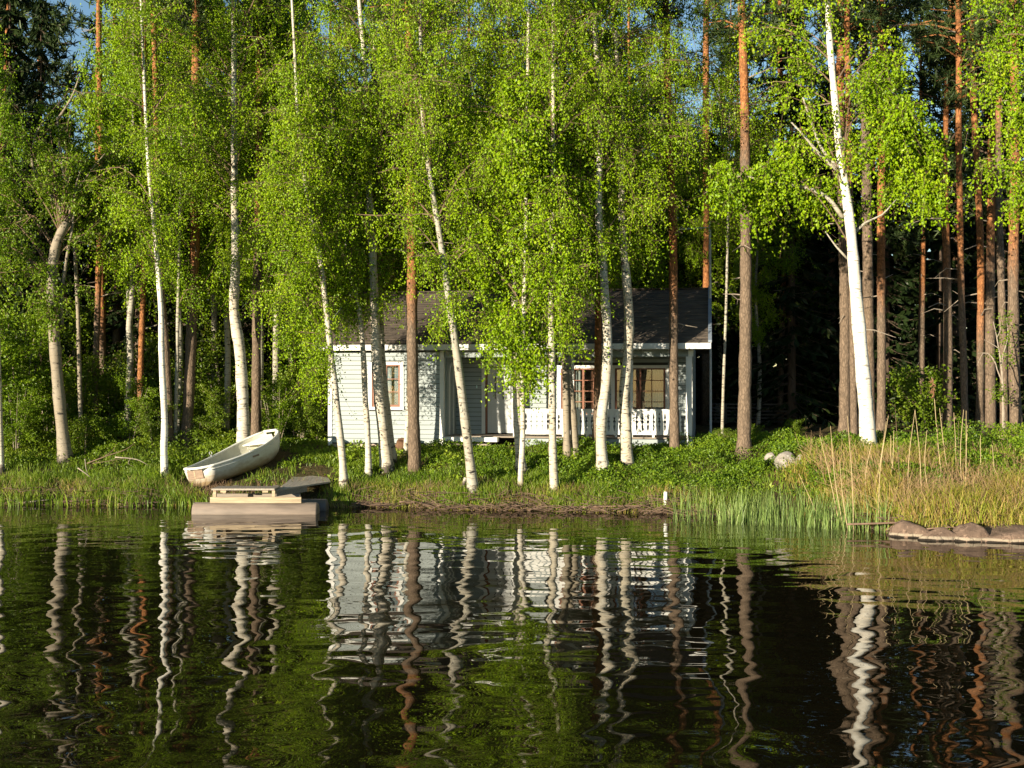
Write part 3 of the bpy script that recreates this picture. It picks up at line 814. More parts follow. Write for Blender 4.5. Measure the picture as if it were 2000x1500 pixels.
# small dark hooks on the left block wall, clothes line with pegs in the recess
hk = MB()
for px in (836.5, 841.0, 843.5):
    u = CU(px); z = CZZ(px, 756)
    hk.tube([(u, -0.02, z + 0.05), (u, -0.07, z), (u - 0.02, -0.08, z - 0.05)], 0.010, 6)
hk.build("wall_hook", M["dark_metal"], cabin)
ln = MB().tube([(UR + 0.15, 0.5, CZZ(890, 752, 0.5)), (CU(945, 0.9), 0.9, CZZ(940, 751, 0.9))], 0.003, 4)
o = ln.build("clothes_line", M["lace"]); o.matrix_world = cabin_mw
tag(o, "thin washing line strung across the shaded porch recess", "washing line")
for px in (931, 941):
    u = CU(px, 0.85); z = CZZ(px, 754, 0.85)
    o = MB().box(-0.012, 0.012, -0.008, 0.008, -0.055, 0.02).box(-0.014, 0.014, -0.010, -0.008, -0.02, -0.01).build("clothes_peg", M["peg"])
    o.matrix_world = cabin_mw @ Matrix.Translation((u, 0.86, z))
    tag(o, "pale peg hanging nearer the door casing on the washing line" if px == 941 else "pale peg hanging farther from the door casing on the washing line", "peg", "pegs on the washing line")
# aerial mast beside the gable
zt = CZZ(1386, 432, 2.2); zbm = CZZ(1388, 690, 2.2)
u = CU(1388, 2.2)
mast = empty("antenna_mast", cabin_mw @ Vector((u, 2.2, -0.15)), -TH)
tag(mast, "tall thin steel aerial mast rising beside the roof gable with one side arm", "antenna mast")
MB().tube([(0, 0, 0.0), (0, 0, 1.6), (-0.02, 0, zt + 0.15)], 0.032, 8).build("pole", M["steel"], mast)
ar = MB().tube([(-0.02, 0, zt - 0.02), (-0.85, 0, zt - 0.06)], 0.018, 6)
for q in (0.15, 0.3, 0.45, 0.6, 0.75):
    ar.tube([(-q, -0.14, zt - 0.03), (-q, 0.14, zt - 0.03)], 0.008, 5)
ar.build("arm", M["steel"], mast)
o = MB().tube([(0, 0, 0), (0.06, 0.05, 0.03), (0.13, 0.09, 0.06)], [0.02, 0.018, 0.01], 6).build("fallen_twig", M["dead_twig"])
uu, vv = CU(1237, 0.1), 0.1
o.matrix_world = cabin_mw @ Matrix.Translation(Vector(roof_pt(uu, vv, 0.03)))
tag(o, "short pale twig lying low on the dark roof", "twig")
# ------------------------------------------------------------------ boat
def build_boat():
    L = 2.72
    ns, npr = 22, 15
    root = empty("rowing_boat", (0, 0, 0))
    tag(root, "weathered white rowing dinghy pulled up on the grass with its bow raised", "rowing boat")
    S = np.linspace(0, 1, ns)
    beam = 0.43 + 0.25 * np.sin(np.clip(S / 0.55, 0, 1) * np.pi / 2)
    beam = np.where(S > 0.55, 0.68 * np.sqrt(np.clip(1 - ((S - 0.55) / 0.47) ** 2.6, 0, 1)), beam)
    beam = np.maximum(beam, 0.10)
    sheer = 0.50 + 0.30 * S ** 2.0 - 0.02 * np.sin(S * np.pi)
    keel = 0.30 * np.clip((S - 0.62) / 0.38, 0, 1) ** 2.0 + 0.03 * (1 - S)
    pw = 0.55 + 0.25 * S
    def section(i, inset=0.0, drop=0.0):
        out = []
        for a in np.linspace(-1, 1, npr):
            x = np.sin(a * np.pi / 2)
            zz = keel[i] + inset + (sheer[i] - drop - keel[i] - inset) * (1 - np.cos(a * np.pi / 2)) ** 1.15
            fl = 1.0 + 0.0 * zz
            out.append((np.sign(x) * abs(x) ** 0.75 * (beam[i] - inset), S[i] * L + (0.10 * (abs(a)) ** 2 if S[i] < 0.01 else 0) * 0 , zz))
        return out
    def loft(inset, drop, flip, i0=0):
        V = []
        for i in range(i0, ns): V += section(i, inset, drop)
        n = ns - i0; V = np.array(V)
        Q = [(i * npr + j, i * npr + j + 1, (i + 1) * npr + j + 1, (i + 1) * npr + j) for i in range(n - 1) for j in range(npr - 1)]
        if flip: Q = [q[::-1] for q in Q]
        return V, Q
    V, Q = loft(0, 0, True)
    tri = []
    c = len(V)
    V = np.vstack([V, [(0, 0, keel[0] + 0.3)], [(0, L + 0.015, sheer[-1] * 0.5 + keel[-1] * 0.5)]])
    for j in range(npr - 1):
        tri.append((c, j, j + 1)); tri.append((c + 1, (ns - 1) * npr + j + 1, (ns - 1) * npr + j))
    hull = mesh_np("hull", V, Q, tri, True)
    h = obj("hull", hull, M["gelcoat"], root)
    V2, Q2 = loft(0.035, 0.0, False)
    tri = []; c = len(V2)
    V2 = np.vstack([V2, [(0, 0.04, keel[0] + 0.3)], [(0, L - 0.02, sheer[-1] * 0.5 + keel[-1] * 0.5)]])
    V2[:npr, 1] += 0.04
    for j in range(npr - 1):
        tri.append((c, j + 1, j)); tri.append((c + 1, (ns - 1) * npr + j, (ns - 1) * npr + j + 1))
    obj("inner_hull", mesh_np("inner_hull", V2, Q2, tri, True), M["boat_in"], root)
    # gunwale rim all round
    rim = MB()
    for sg in (-1, 1):
        P = np.array([(sg * (beam[i] - 0.012), S[i] * L, sheer[i] + 0.005) for i in range(ns)])
        rim.tube(P, 0.030, 8)
    rim.tube([(-beam[-1], L, sheer[-1] + 0.005), (0, L + 0.015, sheer[-1] + 0.005), (beam[-1], L, sheer[-1] + 0.005)], 0.035, 8)
    rim.tube([(-beam[0] + 0.01, 0.015, sheer[0] + 0.005), (0, 0.0, sheer[0] - 0.015), (beam[0] - 0.01, 0.015, sheer[0] + 0.005)], 0.030, 8)
    rim.build("gunwale", M["boat_rim"], root, True)
    # rubbing line a hand below the gunwale
    rb = MB()
    for sg in (-1, 1):
        P = np.array([(sg * (beam[i] + 0.004), S[i] * L, sheer[i] - 0.075) for i in range(ns - 1)])
        rb.tube(P, 0.008, 5)
    rb.build("rubbing_strake", M["boat_rim"], root, True)
    for s in (0.16, 0.48):
        i = int(s * (ns - 1)); hb = beam[i] - 0.05
        MB().box(-hb, hb, s * L - 0.12, s * L + 0.12, sheer[i] - 0.21, sheer[i] - 0.17).build("thwart", M["boat_in"], root)
    i = ns - 5
    V = [(-beam[i] + 0.05, S[i] * L, sheer[i] - 0.12), (beam[i] - 0.05, S[i] * L, sheer[i] - 0.12), (0.06, L - 0.04, sheer[-1] - 0.10), (-0.06, L - 0.04, sheer[-1] - 0.10)]
    V = V + [(x, y, z + 0.03) for x, y, z in V]
    MB().hexa(V).build("bow_deck", M["boat_rim"], root)
    for xx in (-0.2, 0.0, 0.2):
        MB().box(xx - 0.02, xx + 0.02, 0.1, L * 0.72, 0.075, 0.095).build("floor_rib", M["boat_rim"], root)
    pad = MB().box(-0.33, 0.18, -0.030, -0.004, sheer[0] - 0.26, sheer[0] - 0.05).build("motor_pad", M["pad"], root)
    MB().box(-0.10, -0.07, -0.036, -0.0305, sheer[0] - 0.24, sheer[0] - 0.06).build("pad_strip", M["raw_wood"], pad)
    MB().tube([(0, L * 0.03, keel[0] - 0.01), (0, L * 0.6, 0.0), (0, L * 0.8, keel[int(0.8 * (ns - 1))] - 0.01)], 0.025, 6).build("keel", M["gelcoat"], root)
    MB().box(0.60, 0.67, L * 0.45, L * 0.53, 0.40, 0.44).build("rowlock_pad", M["pad"], root)
    i = int(0.47 * (ns - 1))
    for sg in (-1, 1):
        ol = MB().tube([(sg * (beam[i] - 0.01), S[i] * L, sheer[i] + 0.02), (sg * (beam[i] - 0.01), S[i] * L, sheer[i] + 0.07)], 0.010, 6)
        ol.tube([(sg * (beam[i] - 0.01), S[i] * L + 0.045 * math.cos(a), sheer[i] + 0.11 + 0.045 * math.sin(a)) for a in np.linspace(-4.2, 1.1, 9)], 0.007, 5)
        ol.build("oarlock", M["steel"], root)
    return root
boat = build_boat()
# heading about (.6, .8): stern near the water, bow up the bank; heeled towards the far side
st = on_ground(392, 957)
hd = math.atan2(0.50, 0.866)
boat.location = (st[0] - 0.02, st[1] + 0.15, st[2] + 0.02)
boat.rotation_euler = (Matrix.Rotation(-hd, 4, 'Z') @ Matrix.Rotation(R(10.5), 4, 'X') @ Matrix.Rotation(R(-7), 4, 'Y')).to_euler()
print("boat at", tuple(boat.location))

# ------------------------------------------------------------------ landing stage
dock = empty("landing_stage", (at(500, 1000, 25.8)[0], 25.8, 0.0))
tag(dock, "small plank landing stage on a brown pontoon tube with a ramp to the bank", "jetty")
dx, dy = dock.location.x, dock.location.y
def fl_tube(px0, px1, D, r, zc, name, mat):
    x0, x1 = (px0 - 1000) / F * D, (px1 - 1000) / F * D
    q = [0, 0.03, 0.10, 0.22]
    xs = [x0 + r * 0.9 * a for a in q] + [x0 + 0.5 * (x1 - x0)] + [x1 - r * 0.9 * a for a in q[::-1]]
    rr = [r * 0.72, r * 0.86, r * 0.96, r, r, r, r * 0.96, r * 0.86, r * 0.72]
    P = np.array([(x - dx, D - dy, zc) for x in xs])
    return MB().tube(P, np.array(rr), 24).build(name, mat, dock, True)
fl_tube(378, 622, 25.75, 0.225, 0.02, "float_tube", M["float"])
fl_tube(430, 640, 26.5, 0.225, 0.02, "float_tube", M["float_end"])
def dbox(px0, px1, D0, D1, z0, z1, name, mat, Dref=None):
    Dr = Dref or D0
    return MB().box((px0 - 1000) / F * Dr - dx, (px1 - 1000) / F * Dr - dx, D0 - dy, D1 - dy, z0, z1).build(name, mat, dock)
zbm0, zbm1 = 0.235, 0.365
dbox(410, 588, 25.66, 25.72, zbm0, zbm1, "beam", M["raw_wood"])
dbox(519, 588, 25.62, 25.655, zbm0 + 0.004, zbm0 + 0.07, "beam", M["raw_wood"])
dbox(415, 586, 26.45, 26.52, zbm0, zbm1, "beam", M["deck_wood"])
for px in (416, 531):
    for D in (25.70, 26.55):
        dbox(px, px + 6, D, D + 0.07, zbm1 + 0.001, 0.515, "post", M["raw_wood"], 25.7)
for px in (430, 512):
    dbox(px, px + 11, 25.72, 27.0, 0.46, 0.514, "joist", M["raw_wood"], 25.7)
for i in range(4):
    D0 = 25.64 + i * 0.17
    dbox(414, 537, D0, D0 + 0.16, 0.516, 0.552, "deck_plank", M["deck_wood"] if i else M["ramp_wood"], 25.7)
# ramp of planks
A, Bp, Cp, Dp = at(537, 957, 25.9), at(646, 940, 27.7), at(640, 925, 29.2), at(578, 925, 29.2)
NP = 7
for i in range(NP):
    def edge(q, t):
        a = A * (1 - q) + Bp * q; b = Dp * (1 - q) + Cp * q
        p_ = a * (1 - t) + b * t
        p_ = p_.copy(); p_[2] += -0.03 * math.sin(math.pi * t)
        return p_
    V = []
    for t in np.linspace(0, 1, 5):
        for q in ((i + 0.012) / NP, (i + 0.988) / NP):
            p_ = edge(q, t) - np.array([dx, dy, 0]); V.append(p_)
    n = len(V); V = V + [p_ - np.array([0, 0, 0.035]) for p_ in V]
    Q = []
    for s in range(4):
        a = s * 2
        Q += [(a, a + 1, a + 3, a + 2), (n + a, n + a + 2, n + a + 3, n + a + 1), (a, a + 2, n + a + 2, n + a), (a + 1, n + a + 1, n + a + 3, a + 3)]
    Q += [(0, n, n + 1, 1), (8, 9, n + 9, n + 8)]
    MB().add(V, Q).build("ramp_plank", M["ramp_wood"], dock)
# dark skirt board below the near ramp edge
P0, P1 = edge(0.02, 0), edge(0.55, 0)
o3 = np.array([dx, dy, 0])
sk = [P0 - o3 + (0, 0.02, -0.15), P1 - o3 + (0, 0.02, -0.15), P1 - o3 + (0, 0.06, -0.15), P0 - o3 + (0, 0.06, -0.15),
      P0 - o3 + (0, 0.02, -0.04), P1 - o3 + (0, 0.02, -0.04), P1 - o3 + (0, 0.06, -0.04), P0 - o3 + (0, 0.06, -0.04)]
MB().hexa(sk).build("side_board", M["deck_wood"], dock)

# ------------------------------------------------------------------ stones, stump, stakes, timber
def rock(name, px0, px1, py0, py1, D, mat, label, group, seed, depth=0.8, flat=1.0):
    r = np.random.default_rng(seed)
    if D is None: D = on_ground((px0 + px1) / 2, py1 + 4)[1]
    x0, x1 = (px0 - 1000) / F * D, (px1 - 1000) / F * D
    z1, z0 = EYE - (py0 - 750) / F * D, EYE - (py1 - 750) / F * D
    cx, hw, hz = (x0 + x1) / 2, (x1 - x0) / 2, (z1 - z0)
    nu, nv = 22, 12
    V = []
    pn_ = unit(r.normal(0, 1, (13, 3)) * np.array([1, 1, 0.8])); pc_ = r.uniform(0.70, 1.0, 13)
    ph = r.uniform(0, 6.28, 8)
    nu, nv = 34, 20
    for j in range(nv + 1):
        el = np.pi * j / nv
        for i in range(nu):
            a = 2 * np.pi * i / nu
            d = np.array([np.cos(a) * np.sin(el), np.sin(a) * np.sin(el), np.cos(el)])
            dots = pn_ @ d
            rr = np.where(dots > 0.05, pc_ / np.maximum(dots, 0.05), 9.0)
            k_ = -np.log(np.exp(-26 * np.minimum(rr, 3.0)).sum() + np.exp(-26 * 1.1)) / 26 * 1.08
            k_ += 0.03 * np.sin(9 * d[0] + ph[0]) * np.sin(8 * d[2] + ph[1])
            V.append((d[0] * hw * k_ * 1.08, d[1] * hw * depth * k_, d[2] * hz * flat * k_ * 1.05))
    Q = [(j * nu + i, (j + 1) * nu + i, (j + 1) * nu + (i + 1) % nu, j * nu + (i + 1) % nu) for j in range(nv) for i in range(nu)]
    o = obj(name, mesh_np(name, np.array(V), Q, None, True), mat, None, (cx, D + hw * depth, z0))
    tag(o, label, "rock", group)
    return o
g_ = "rocks at the water's edge"
rock("rock", 1748, 1832, 1026, 1060, 21.6, M["shore_rock"], "rounded brown rock beside the reeds, first of the row at the water", g_, 1, 0.7)
rock("rock", 1808, 1888, 1034, 1064, 21.2, M["shore_rock"], "low flat-topped wedge of rock between two rounded ones at the water", g_, 2, 0.5)
rock("rock", 1868, 1946, 1026, 1068, 21.1, M["shore_rock"], "dark domed rock with a pale waterline, beside the largest shore rock", g_, 3, 0.6)
rock("rock", 1924, 2110, 1027, 1073, 20.9, M["shore_rock"], "largest and longest rock at the water, running out of the picture", g_, 4, 0.6)
g_ = "stones in the bilberry bank"
rock("stone", 1496, 1526, 888, 908, None, M["field_stone"], "upright pale stone with a pointed top in the bilberry bank", g_, 11, 0.8)
rock("stone", 1520, 1563, 888, 910, None, M["field_stone"], "broad humped pale stone in the bilberry bank", g_, 12, 0.8)
rock("stone", 1556, 1574, 891, 904, None, M["field_stone"], "smallest pale stone of the three in the bilberry bank", g_, 13, 0.9)
rock("stone", 1040, 1068, 901, 911, None, M["field_stone"], "white-topped stone between the birch trunks before the porch", g_, 14, 0.9)

def post_thing(px, py0, py1, wpx, mat, label, lean=0.0, cat="stake", name="wooden_stake"):
    b = on_ground(px, py1)
    D = b[1]; hgt = (py1 - py0) / F * D; w = wpx / F * D / 2
    o = MB().tube([(0, 0, -0.3), (lean * 0.3, 0, hgt * 0.5), (lean, 0, hgt * 0.97), (lean, 0, hgt)], [w, w * 0.97, w * 0.9, w * 0.6], 8).build(name, mat, None, True, (b[0], b[1], b[2]))
    tag(o, label, cat)
    return o
post_thing(1300, 961, 987, 8, M["white"], "white-painted stake standing at the waterline by the reeds")
post_thing(905, 933, 955, 7, M["birch"], "short birch stub in the grass beside the leaning birch", 0.05, "stub", "birch_stub")
b = on_ground(783, 880)
stump = empty("tree_stump", b); tag(stump, "reddish cut stump at the foot of the pine near the cabin wall", "stump")
V, Q, T = tube_arrays([(0, 0, -0.2), (0, 0, 0.05), (0.02, 0, 0.14), (0.03, 0.02, 0.24), (0.03, 0, 0.28)], [0.24, 0.20, 0.15, 0.14, 0.115], 9)
MB().add(V, Q, T).build("trunk", M["stump"], stump, True)
MB().box(-0.07, 0.10, -0.07, 0.08, 0.282, 0.32).build("stump_top", M["stump"], stump)
# stack of old boards in the shade beyond the cabin
tb = empty("timber_stack", (at(1480, 850, 38)[0], 38.0, float(gz(8, 38)))); tag(tb, "low stack of grey boards in the dark wood beyond the cabin gable", "timber stack")
bmsh = MB().box(-1.45, 1.45, -0.07, 0.07, 0, 0.045).mesh("plank")
for i in range(6):
    for j in range(3):
        obj("plank", bmsh, M["old_timber"], tb, (0.06 * math.sin(i * 3 + j * 5), -0.2 + 0.19 * j, 0.08 + i * 0.11), (0, 0, 0.02 * math.sin(i * 7 + j)))
bear = MB().box(-0.05, 0.05, -0.3, 0.3, 0, 0.055).mesh("bearer")
for i in range(6):
    for x in (-1.1, 1.1): obj("bearer", bear, M["old_timber"], tb, (x, 0, 0.02 + i * 0.11 + 0.003))
# ------------------------------------------------------------------ trees
def crown_axis(env, D):
    """envelope [(py, cx, half width)] -> arrays over height"""
    e = sorted([(EYE - (py - 750) / F * D, (cx - 1000) / F * D, hw / F * D) for py, cx, hw in env])
    e = np.array(e)
    return e[:, 0], e[:, 1], e[:, 2] * (1 + 0.28 * np.clip((e[:, 0] - 5.0) / 3.0, 0, 1))

def birch_crown(rng, env, D, trunk, dens=1.0, leaf=0.055, hang=1.0, nbr=36, down=1.0, twig_len=(0.25, 0.95), back=0.08):
    """trunk: (n,3) points. Returns (twig V,Q),(leaf V,Q) in world coordinates"""
    ez, ex, ew = crown_axis(env, D)
    zlo, zhi = ez[0], ez[-1]
    # branch tips spread through the envelope, more where it is wide
    zz = np.linspace(zlo, zhi, 60); wgt = np.interp(zz, ez, ew); cdf = np.cumsum(wgt); cdf /= cdf[-1]
    nbr = int(nbr * 1.25)
    tz = np.interp((np.arange(nbr) + rng.uniform(0, 1, nbr)) / nbr, cdf, zz)
    ang = rng.uniform(0, 2 * np.pi, nbr)
    rr = np.interp(tz, ez, ew) * rng.uniform(0.45, 1.12, nbr)
    tip = np.stack([np.interp(tz, ez, ex) + rr * np.cos(ang), trunk[0, 1] + rr * np.sin(ang) * 0.9 + back * np.interp(tz, ez, ew), tz + 0.35], -1)
    # branch foot on the trunk, below the tip
    tzs = trunk[:, 2]
    fz = np.clip(tz - rr * rng.uniform(0.3, 1.0, nbr) + rng.uniform(0.2, 0.9, nbr), tzs[0] + 0.2 * (tzs[-1] - tzs[0]), tzs[-1] - 0.3)
    foot = np.stack([np.interp(fz, tzs, trunk[:, 0]), np.interp(fz, tzs, trunk[:, 1]), fz], -1)
    mid = foot * 0.45 + tip * 0.55; mid[:, 2] = np.maximum(foot[:, 2], tip[:, 2]) + 0.25 * rr
    t = np.linspace(0, 1, 7)[None, :, None]
    B = foot[:, None] * (1 - t) ** 2 + 2 * mid[:, None] * t * (1 - t) + tip[:, None] * t ** 2
    tw = [many_tubes(B, (0.022 * (1 - 0.8 * t[0, :, 0]))[None, :] * (0.5 + 0.5 * rr / (rr.max() + 1e-6))[:, None])]
    # sub-branches
    ns = max(3, int(9 * dens))
    bt = rng.uniform(0.25, 1.0, (nbr, ns))
    s0 = foot[:, None] * (1 - bt[..., None]) ** 2 + 2 * mid[:, None] * (bt * (1 - bt))[..., None] + tip[:, None] * bt[..., None] ** 2
    sl = rng.uniform(0.2, 0.65, (nbr, ns, 1)) * (0.5 + 0.5 * np.minimum(rr, 1.5))[:, None, None]
    sd = rng.normal(0, 1, (nbr, ns, 3)); sd[..., 2] = rng.uniform(-0.5, 0.35, (nbr, ns)); sd = unit(sd)
    s0 = s0.reshape(-1, 3); s1 = s0 + (sl * sd).reshape(-1, 3)
    # hanging twigs
    nt_ = 5
    q = rng.uniform(0.15, 1.0, (len(s0), nt_, 1))
    h0 = (s0[:, None] * (1 - q) + s1[:, None] * q).reshape(-1, 3)
    n = len(h0)
    ln = rng.uniform(twig_len[0], twig_len[1], n) * hang * rng.uniform(0.5, 1.2, n)
    wander = rng.normal(0, 0.20, (n, 2))
    tt = np.linspace(0, 1, 4)
    H = np.empty((n, 4, 3))
    for i_, a in enumerate(tt):
        H[:, i_, :2] = h0[:, :2] + wander * (a ** 0.8)[..., None] * ln[:, None] if False else h0[:, :2] + wander * (a ** 0.8) * ln[:, None] * 2.0
        H[:, i_, 2] = h0[:, 2] - ln * a
    tw.append(many_tubes(np.stack([s0, s1], 1), np.array([0.008, 0.003])))
    sel = rng.uniform(0, 1, n) < 0.4
    tw.append(many_tubes(H[sel][:, [0, 3]], np.array([0.004, 0.002])))
    # leaves along the twigs and along the sub-branches
    nl = np.maximum(2, (ln / 0.048).astype(int))
    idx = np.repeat(np.arange(n), nl)
    a = rng.uniform(0.03, 1.0, len(idx))
    P = h0[idx].copy()
    P[:, :2] += wander[idx] * (a ** 0.8)[:, None] * ln[idx][:, None] * 2.0
    P[:, 2] -= ln[idx] * a
    P += rng.normal(0, 0.045, P.shape)
    nsl = 12
    q = rng.uniform(0.1, 1.0, (len(s0), nsl, 1))
    P2 = (s0[:, None] * (1 - q) + s1[:, None] * q).reshape(-1, 3) + rng.normal(0, 0.05, (len(s0) * nsl, 3))
    P = np.vstack([P, P2])
    LV, LQ = leaf_arrays(rng, P, leaf, 0.78, down)
    tv, tq, o_ = [], [], 0
    for v, qd in tw:
        tv.append(v); tq.append(qd + o_); o_ += len(v)
    return (np.vstack(tv), np.vstack(tq)), (LV, LQ)

def trunk_points(poly, D, top_z, wob=0.0, rng=None):
    P = np.array([at(px, py, D) for px, py in poly])
    if P[-1, 2] < top_z:
        d = P[-1] - P[-2]; d = d / np.linalg.norm(d)
        d = unit(d * 0.6 + np.array([0, 0, 0.6]))
        n = 3
        for i in range(1, n + 1):
            P = np.vstack([P, P[-1] + d * (top_z - P[-1, 2]) / max(d[2], 0.3) / (n + 1 - i)])
    # a little depth sway, so that the stem is not in one plane
    ph = (rng.uniform(0, 6) if rng is not None else 0)
    P[:, 1] += 0.10 * np.sin(P[:, 2] * 0.55 + ph) - 0.10 * np.sin(P[0, 2] * 0.55 + ph)
    return catmull(P, 0.22)

N_LEAF = 0
def tree(name, poly, w0, w1, label, mat, D=None, env=None, top_z=14.5, crown_mat=None, dens=1.0, nbr=36, leaf=0.055, hang=1.0,
         orange=None, base_py=None, seed=None, cat=None, group=None, limbs=(), limb_mat=None, down=1.0, needles=0, dead=0, twig_len=(0.25, 0.95), sides=12, back=0.08):
    global N_LEAF
    rng = np.random.default_rng(seed if seed is not None else int(poly[0][0] * 13 + poly[0][1]))
    if D is None:
        D = on_ground(poly[0][0], poly[0][1])[1]
    P = trunk_points(poly, D, top_z, rng=rng)
    base = P[0].copy(); g = float(gz(base[0], base[1]))
    if P[0, 2] > g - 0.05:           # carry the stem down into the soil
        base[2] = g
        P = np.vstack([[P[0, 0], P[0, 1], g - 0.25], P])
    else:
        base[2] = g
    root = empty(name, base)
    tag(root, label, cat or name.replace("_", " "), group)
    # radii: along image height between the given widths
    zt = EYE + 750 / F * D
    q = np.clip((P[:, 2] - base[2]) / (zt - base[2]), 0, 1.6)
    rad = (w0 + (w1 - w0) * q) / F * D / 2
    rad = np.maximum(rad, 0.012)
    if mat.name.find('birch') >= 0: rad = rad * (1 - 0.22 * np.clip((q - 0.25) / 0.5, 0, 1))
    flare = 1 + 0.45 * np.exp(-np.maximum(P[:, 2] - base[2], 0) / 0.22)
    rad = rad * flare * (1 + 0.05 * np.sin(P[:, 2] * 5.1 + rng.uniform(0, 6)) + 0.04 * np.sin(P[:, 2] * 11.7 + rng.uniform(0, 6)))
    over = P[:, 2] > zt
    if over.any():
        rad[over] *= np.clip(1 - (P[over, 2] - zt) / (top_z - zt + 0.6), 0.1, 1)
    V, Q, T = tube_arrays(P - base, rad, sides)
    tr = obj("trunk", mesh_np("trunk", V, Q, T, True), mat, root)
    if orange is not None: tr["orange_from"] = float(EYE - (orange - 750) / F * D - base[2])
    for lp, lw0, lw1 in limbs:
        LP = np.array([at(px, py, D + dd) for px, py, dd in [(*c, 0.0) if len(c) == 2 else c for c in lp]])
        LP = catmull(LP, 0.15)
        r_ = np.linspace(lw0, lw1, len(LP)) / F * D / 2
        V, Q, T = tube_arrays(LP - base, r_ * (1 + 0.06 * np.sin(np.arange(len(LP)) * 1.7)), 8)
        lo = obj("limb", mesh_np("limb", V, Q, T, True), limb_mat or mat, root)
        if orange is not None: lo["orange_from"] = -1.0
    if dead:
        for i in range(dead):
            z0 = rng.uniform(0.22, 0.95) * (zt - base[2]) + base[2]
            f_ = np.array([np.interp(z0, P[:, 2], P[:, 0]), np.interp(z0, P[:, 2], P[:, 1]), z0])
            a = rng.uniform(0, 2 * np.pi); l_ = rng.uniform(0.25, 1.1)
            dv = np.array([np.cos(a), np.sin(a), rng.uniform(-0.25, 0.35)])
            pts = [f_, f_ + dv * l_ * 0.5 + rng.normal(0, 0.04, 3), f_ + dv * l_ + np.array([0, 0, -0.10 * l_]) + rng.normal(0, 0.08, 3)]
            tb = MB().tube(np.array(pts) - base, [0.018, 0.012, 0.005], 4)
            if rng.uniform() < 0.6:
                p1 = np.array(pts[1]); tb.tube(np.array([p1, p1 + rng.normal(0, 0.18, 3)]) - base, [0.008, 0.003], 3)
            tb.build("dead_branch", M["dead_twig"], root)
    if env is not None and not needles:
        (TV, TQ), (LV, LQ) = birch_crown(rng, env, D, P, dens, leaf, hang, nbr, down, twig_len, back)
        cm = obj("crown", mesh_np("crown", LV - base, LQ), crown_mat or M["birch_leaf"], root)
        obj("twigs", mesh_np("twigs", TV - base, TQ), M["twig"], root)
        N_LEAF += len(LQ)
    if needles:
        ez, ex, ew = crown_axis(env, D)
        k_ = needles
        tz = rng.uniform(ez[0], ez[-1], k_); rr = np.interp(tz, ez, ew) * rng.uniform(0.3, 1, k_); a = rng.uniform(0, 6.283, k_)
        tip = np.stack([np.interp(tz, ez, ex) + rr * np.cos(a), P[0, 1] + rr * np.sin(a), tz], -1)
        fz = np.clip(tz - 0.15 * rr, P[0, 2], P[-1, 2] - 0.1)
        foot = np.stack([np.interp(fz, P[:, 2], P[:, 0]), np.interp(fz, P[:, 2], P[:, 1]), fz], -1)
        mid = (foot + tip) / 2 + np.array([0, 0, 0.12])
        TV, TQ = many_tubes(np.stack([foot, mid, tip], 1), np.array([0.03, 0.02, 0.008]))
        obj("crown_twigs", mesh_np("crown_twigs", TV - base, TQ), mat, root)["orange_from"] = -5.0
        nt_ = 16
        qn = rng.uniform(0.35, 1.0, (k_, nt_, 1))
        C = (foot[:, None] * (1 - qn) + tip[:, None] * qn) + rng.normal(0, 0.16, (k_, nt_, 3))
        LV, LQ = needle_tufts(rng, C.reshape(-1, 3), 12, 0.17, 0.012)
        obj("crown", mesh_np("crown", LV - base, LQ), M["pine_needle"], root)
    return root

def needle_tufts(rng, C, m_, length, width):
    n = len(C) * m_
    d = unit(rng.normal(0, 1, (n, 3)) + np.array([0, 0, 0.35]))
    s = unit(np.cross(d, rng.normal(0, 1, (n, 3))))
    P = np.repeat(C, m_, 0); L = (length * rng.uniform(0.6, 1.2, n))[:, None]
    V = np.empty((n, 4, 3))
    V[:, 0] = P + s * width; V[:, 1] = P + d * L + s * width * 0.5; V[:, 2] = P + d * L - s * width * 0.5; V[:, 3] = P - s * width
    return V.reshape(-1, 3), np.arange(n * 4).reshape(n, 4)

BT, PT = "birch_tree", "pine_tree"
# --- front row, from the one side of the picture to the other
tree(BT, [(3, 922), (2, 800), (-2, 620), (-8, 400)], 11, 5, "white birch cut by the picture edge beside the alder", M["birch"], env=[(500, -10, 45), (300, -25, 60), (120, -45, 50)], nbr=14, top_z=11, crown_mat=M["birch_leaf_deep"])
tree("alder_tree", [(128, 900), (119, 790), (113, 700), (106, 580), (108, 510), (118, 465), (133, 435)], 24, 13, "crooked grey-barked alder with a forked and twisted stem by the water", M["alder"],
     env=[(640, 70, 90), (480, 90, 150), (360, 95, 130), (250, 90, 95), (190, 90, 45)], top_z=6.5, crown_mat=M["alder_leaf"], leaf=0.072, hang=0.55, dens=0.9, nbr=26,
     limbs=[([(133, 440), (112, 400), (78, 352), (62, 312), (70, 262), (85, 240)], 10, 3), ([(133, 440), (141, 395), (128, 345), (118, 300), (112, 230)], 11, 4),
            ([(120, 640), (121, 575), (131, 500), (142, 440), (146, 380), (158, 330)], 9, 4), ([(112, 235), (140, 190), (155, 150)], 6, 3), ([(146, 380), (180, 330), (205, 300)], 4, 2)])
tree("alder_tree", [(158, 838), (155, 740), (153, 600), (149, 470)], 9, 5, "thin dark grey stem standing straight behind the crooked alder", M["alder"], D=31.5, env=[(450, 160, 40), (360, 170, 70), (290, 180, 40)], top_z=6.8, crown_mat=M["alder_leaf"], leaf=0.08, nbr=18, hang=0.6)
tree(PT, [(184, 858), (188, 720), (191, 560), (192, 400)], 13, 9, "thinner dark one of two close pines behind the alder", M["pine"], D=33.0, orange=640, dead=5, top_z=15, env=[(-40, 190, 40), (-100, 190, 40), (-160, 190, 20)], needles=14)
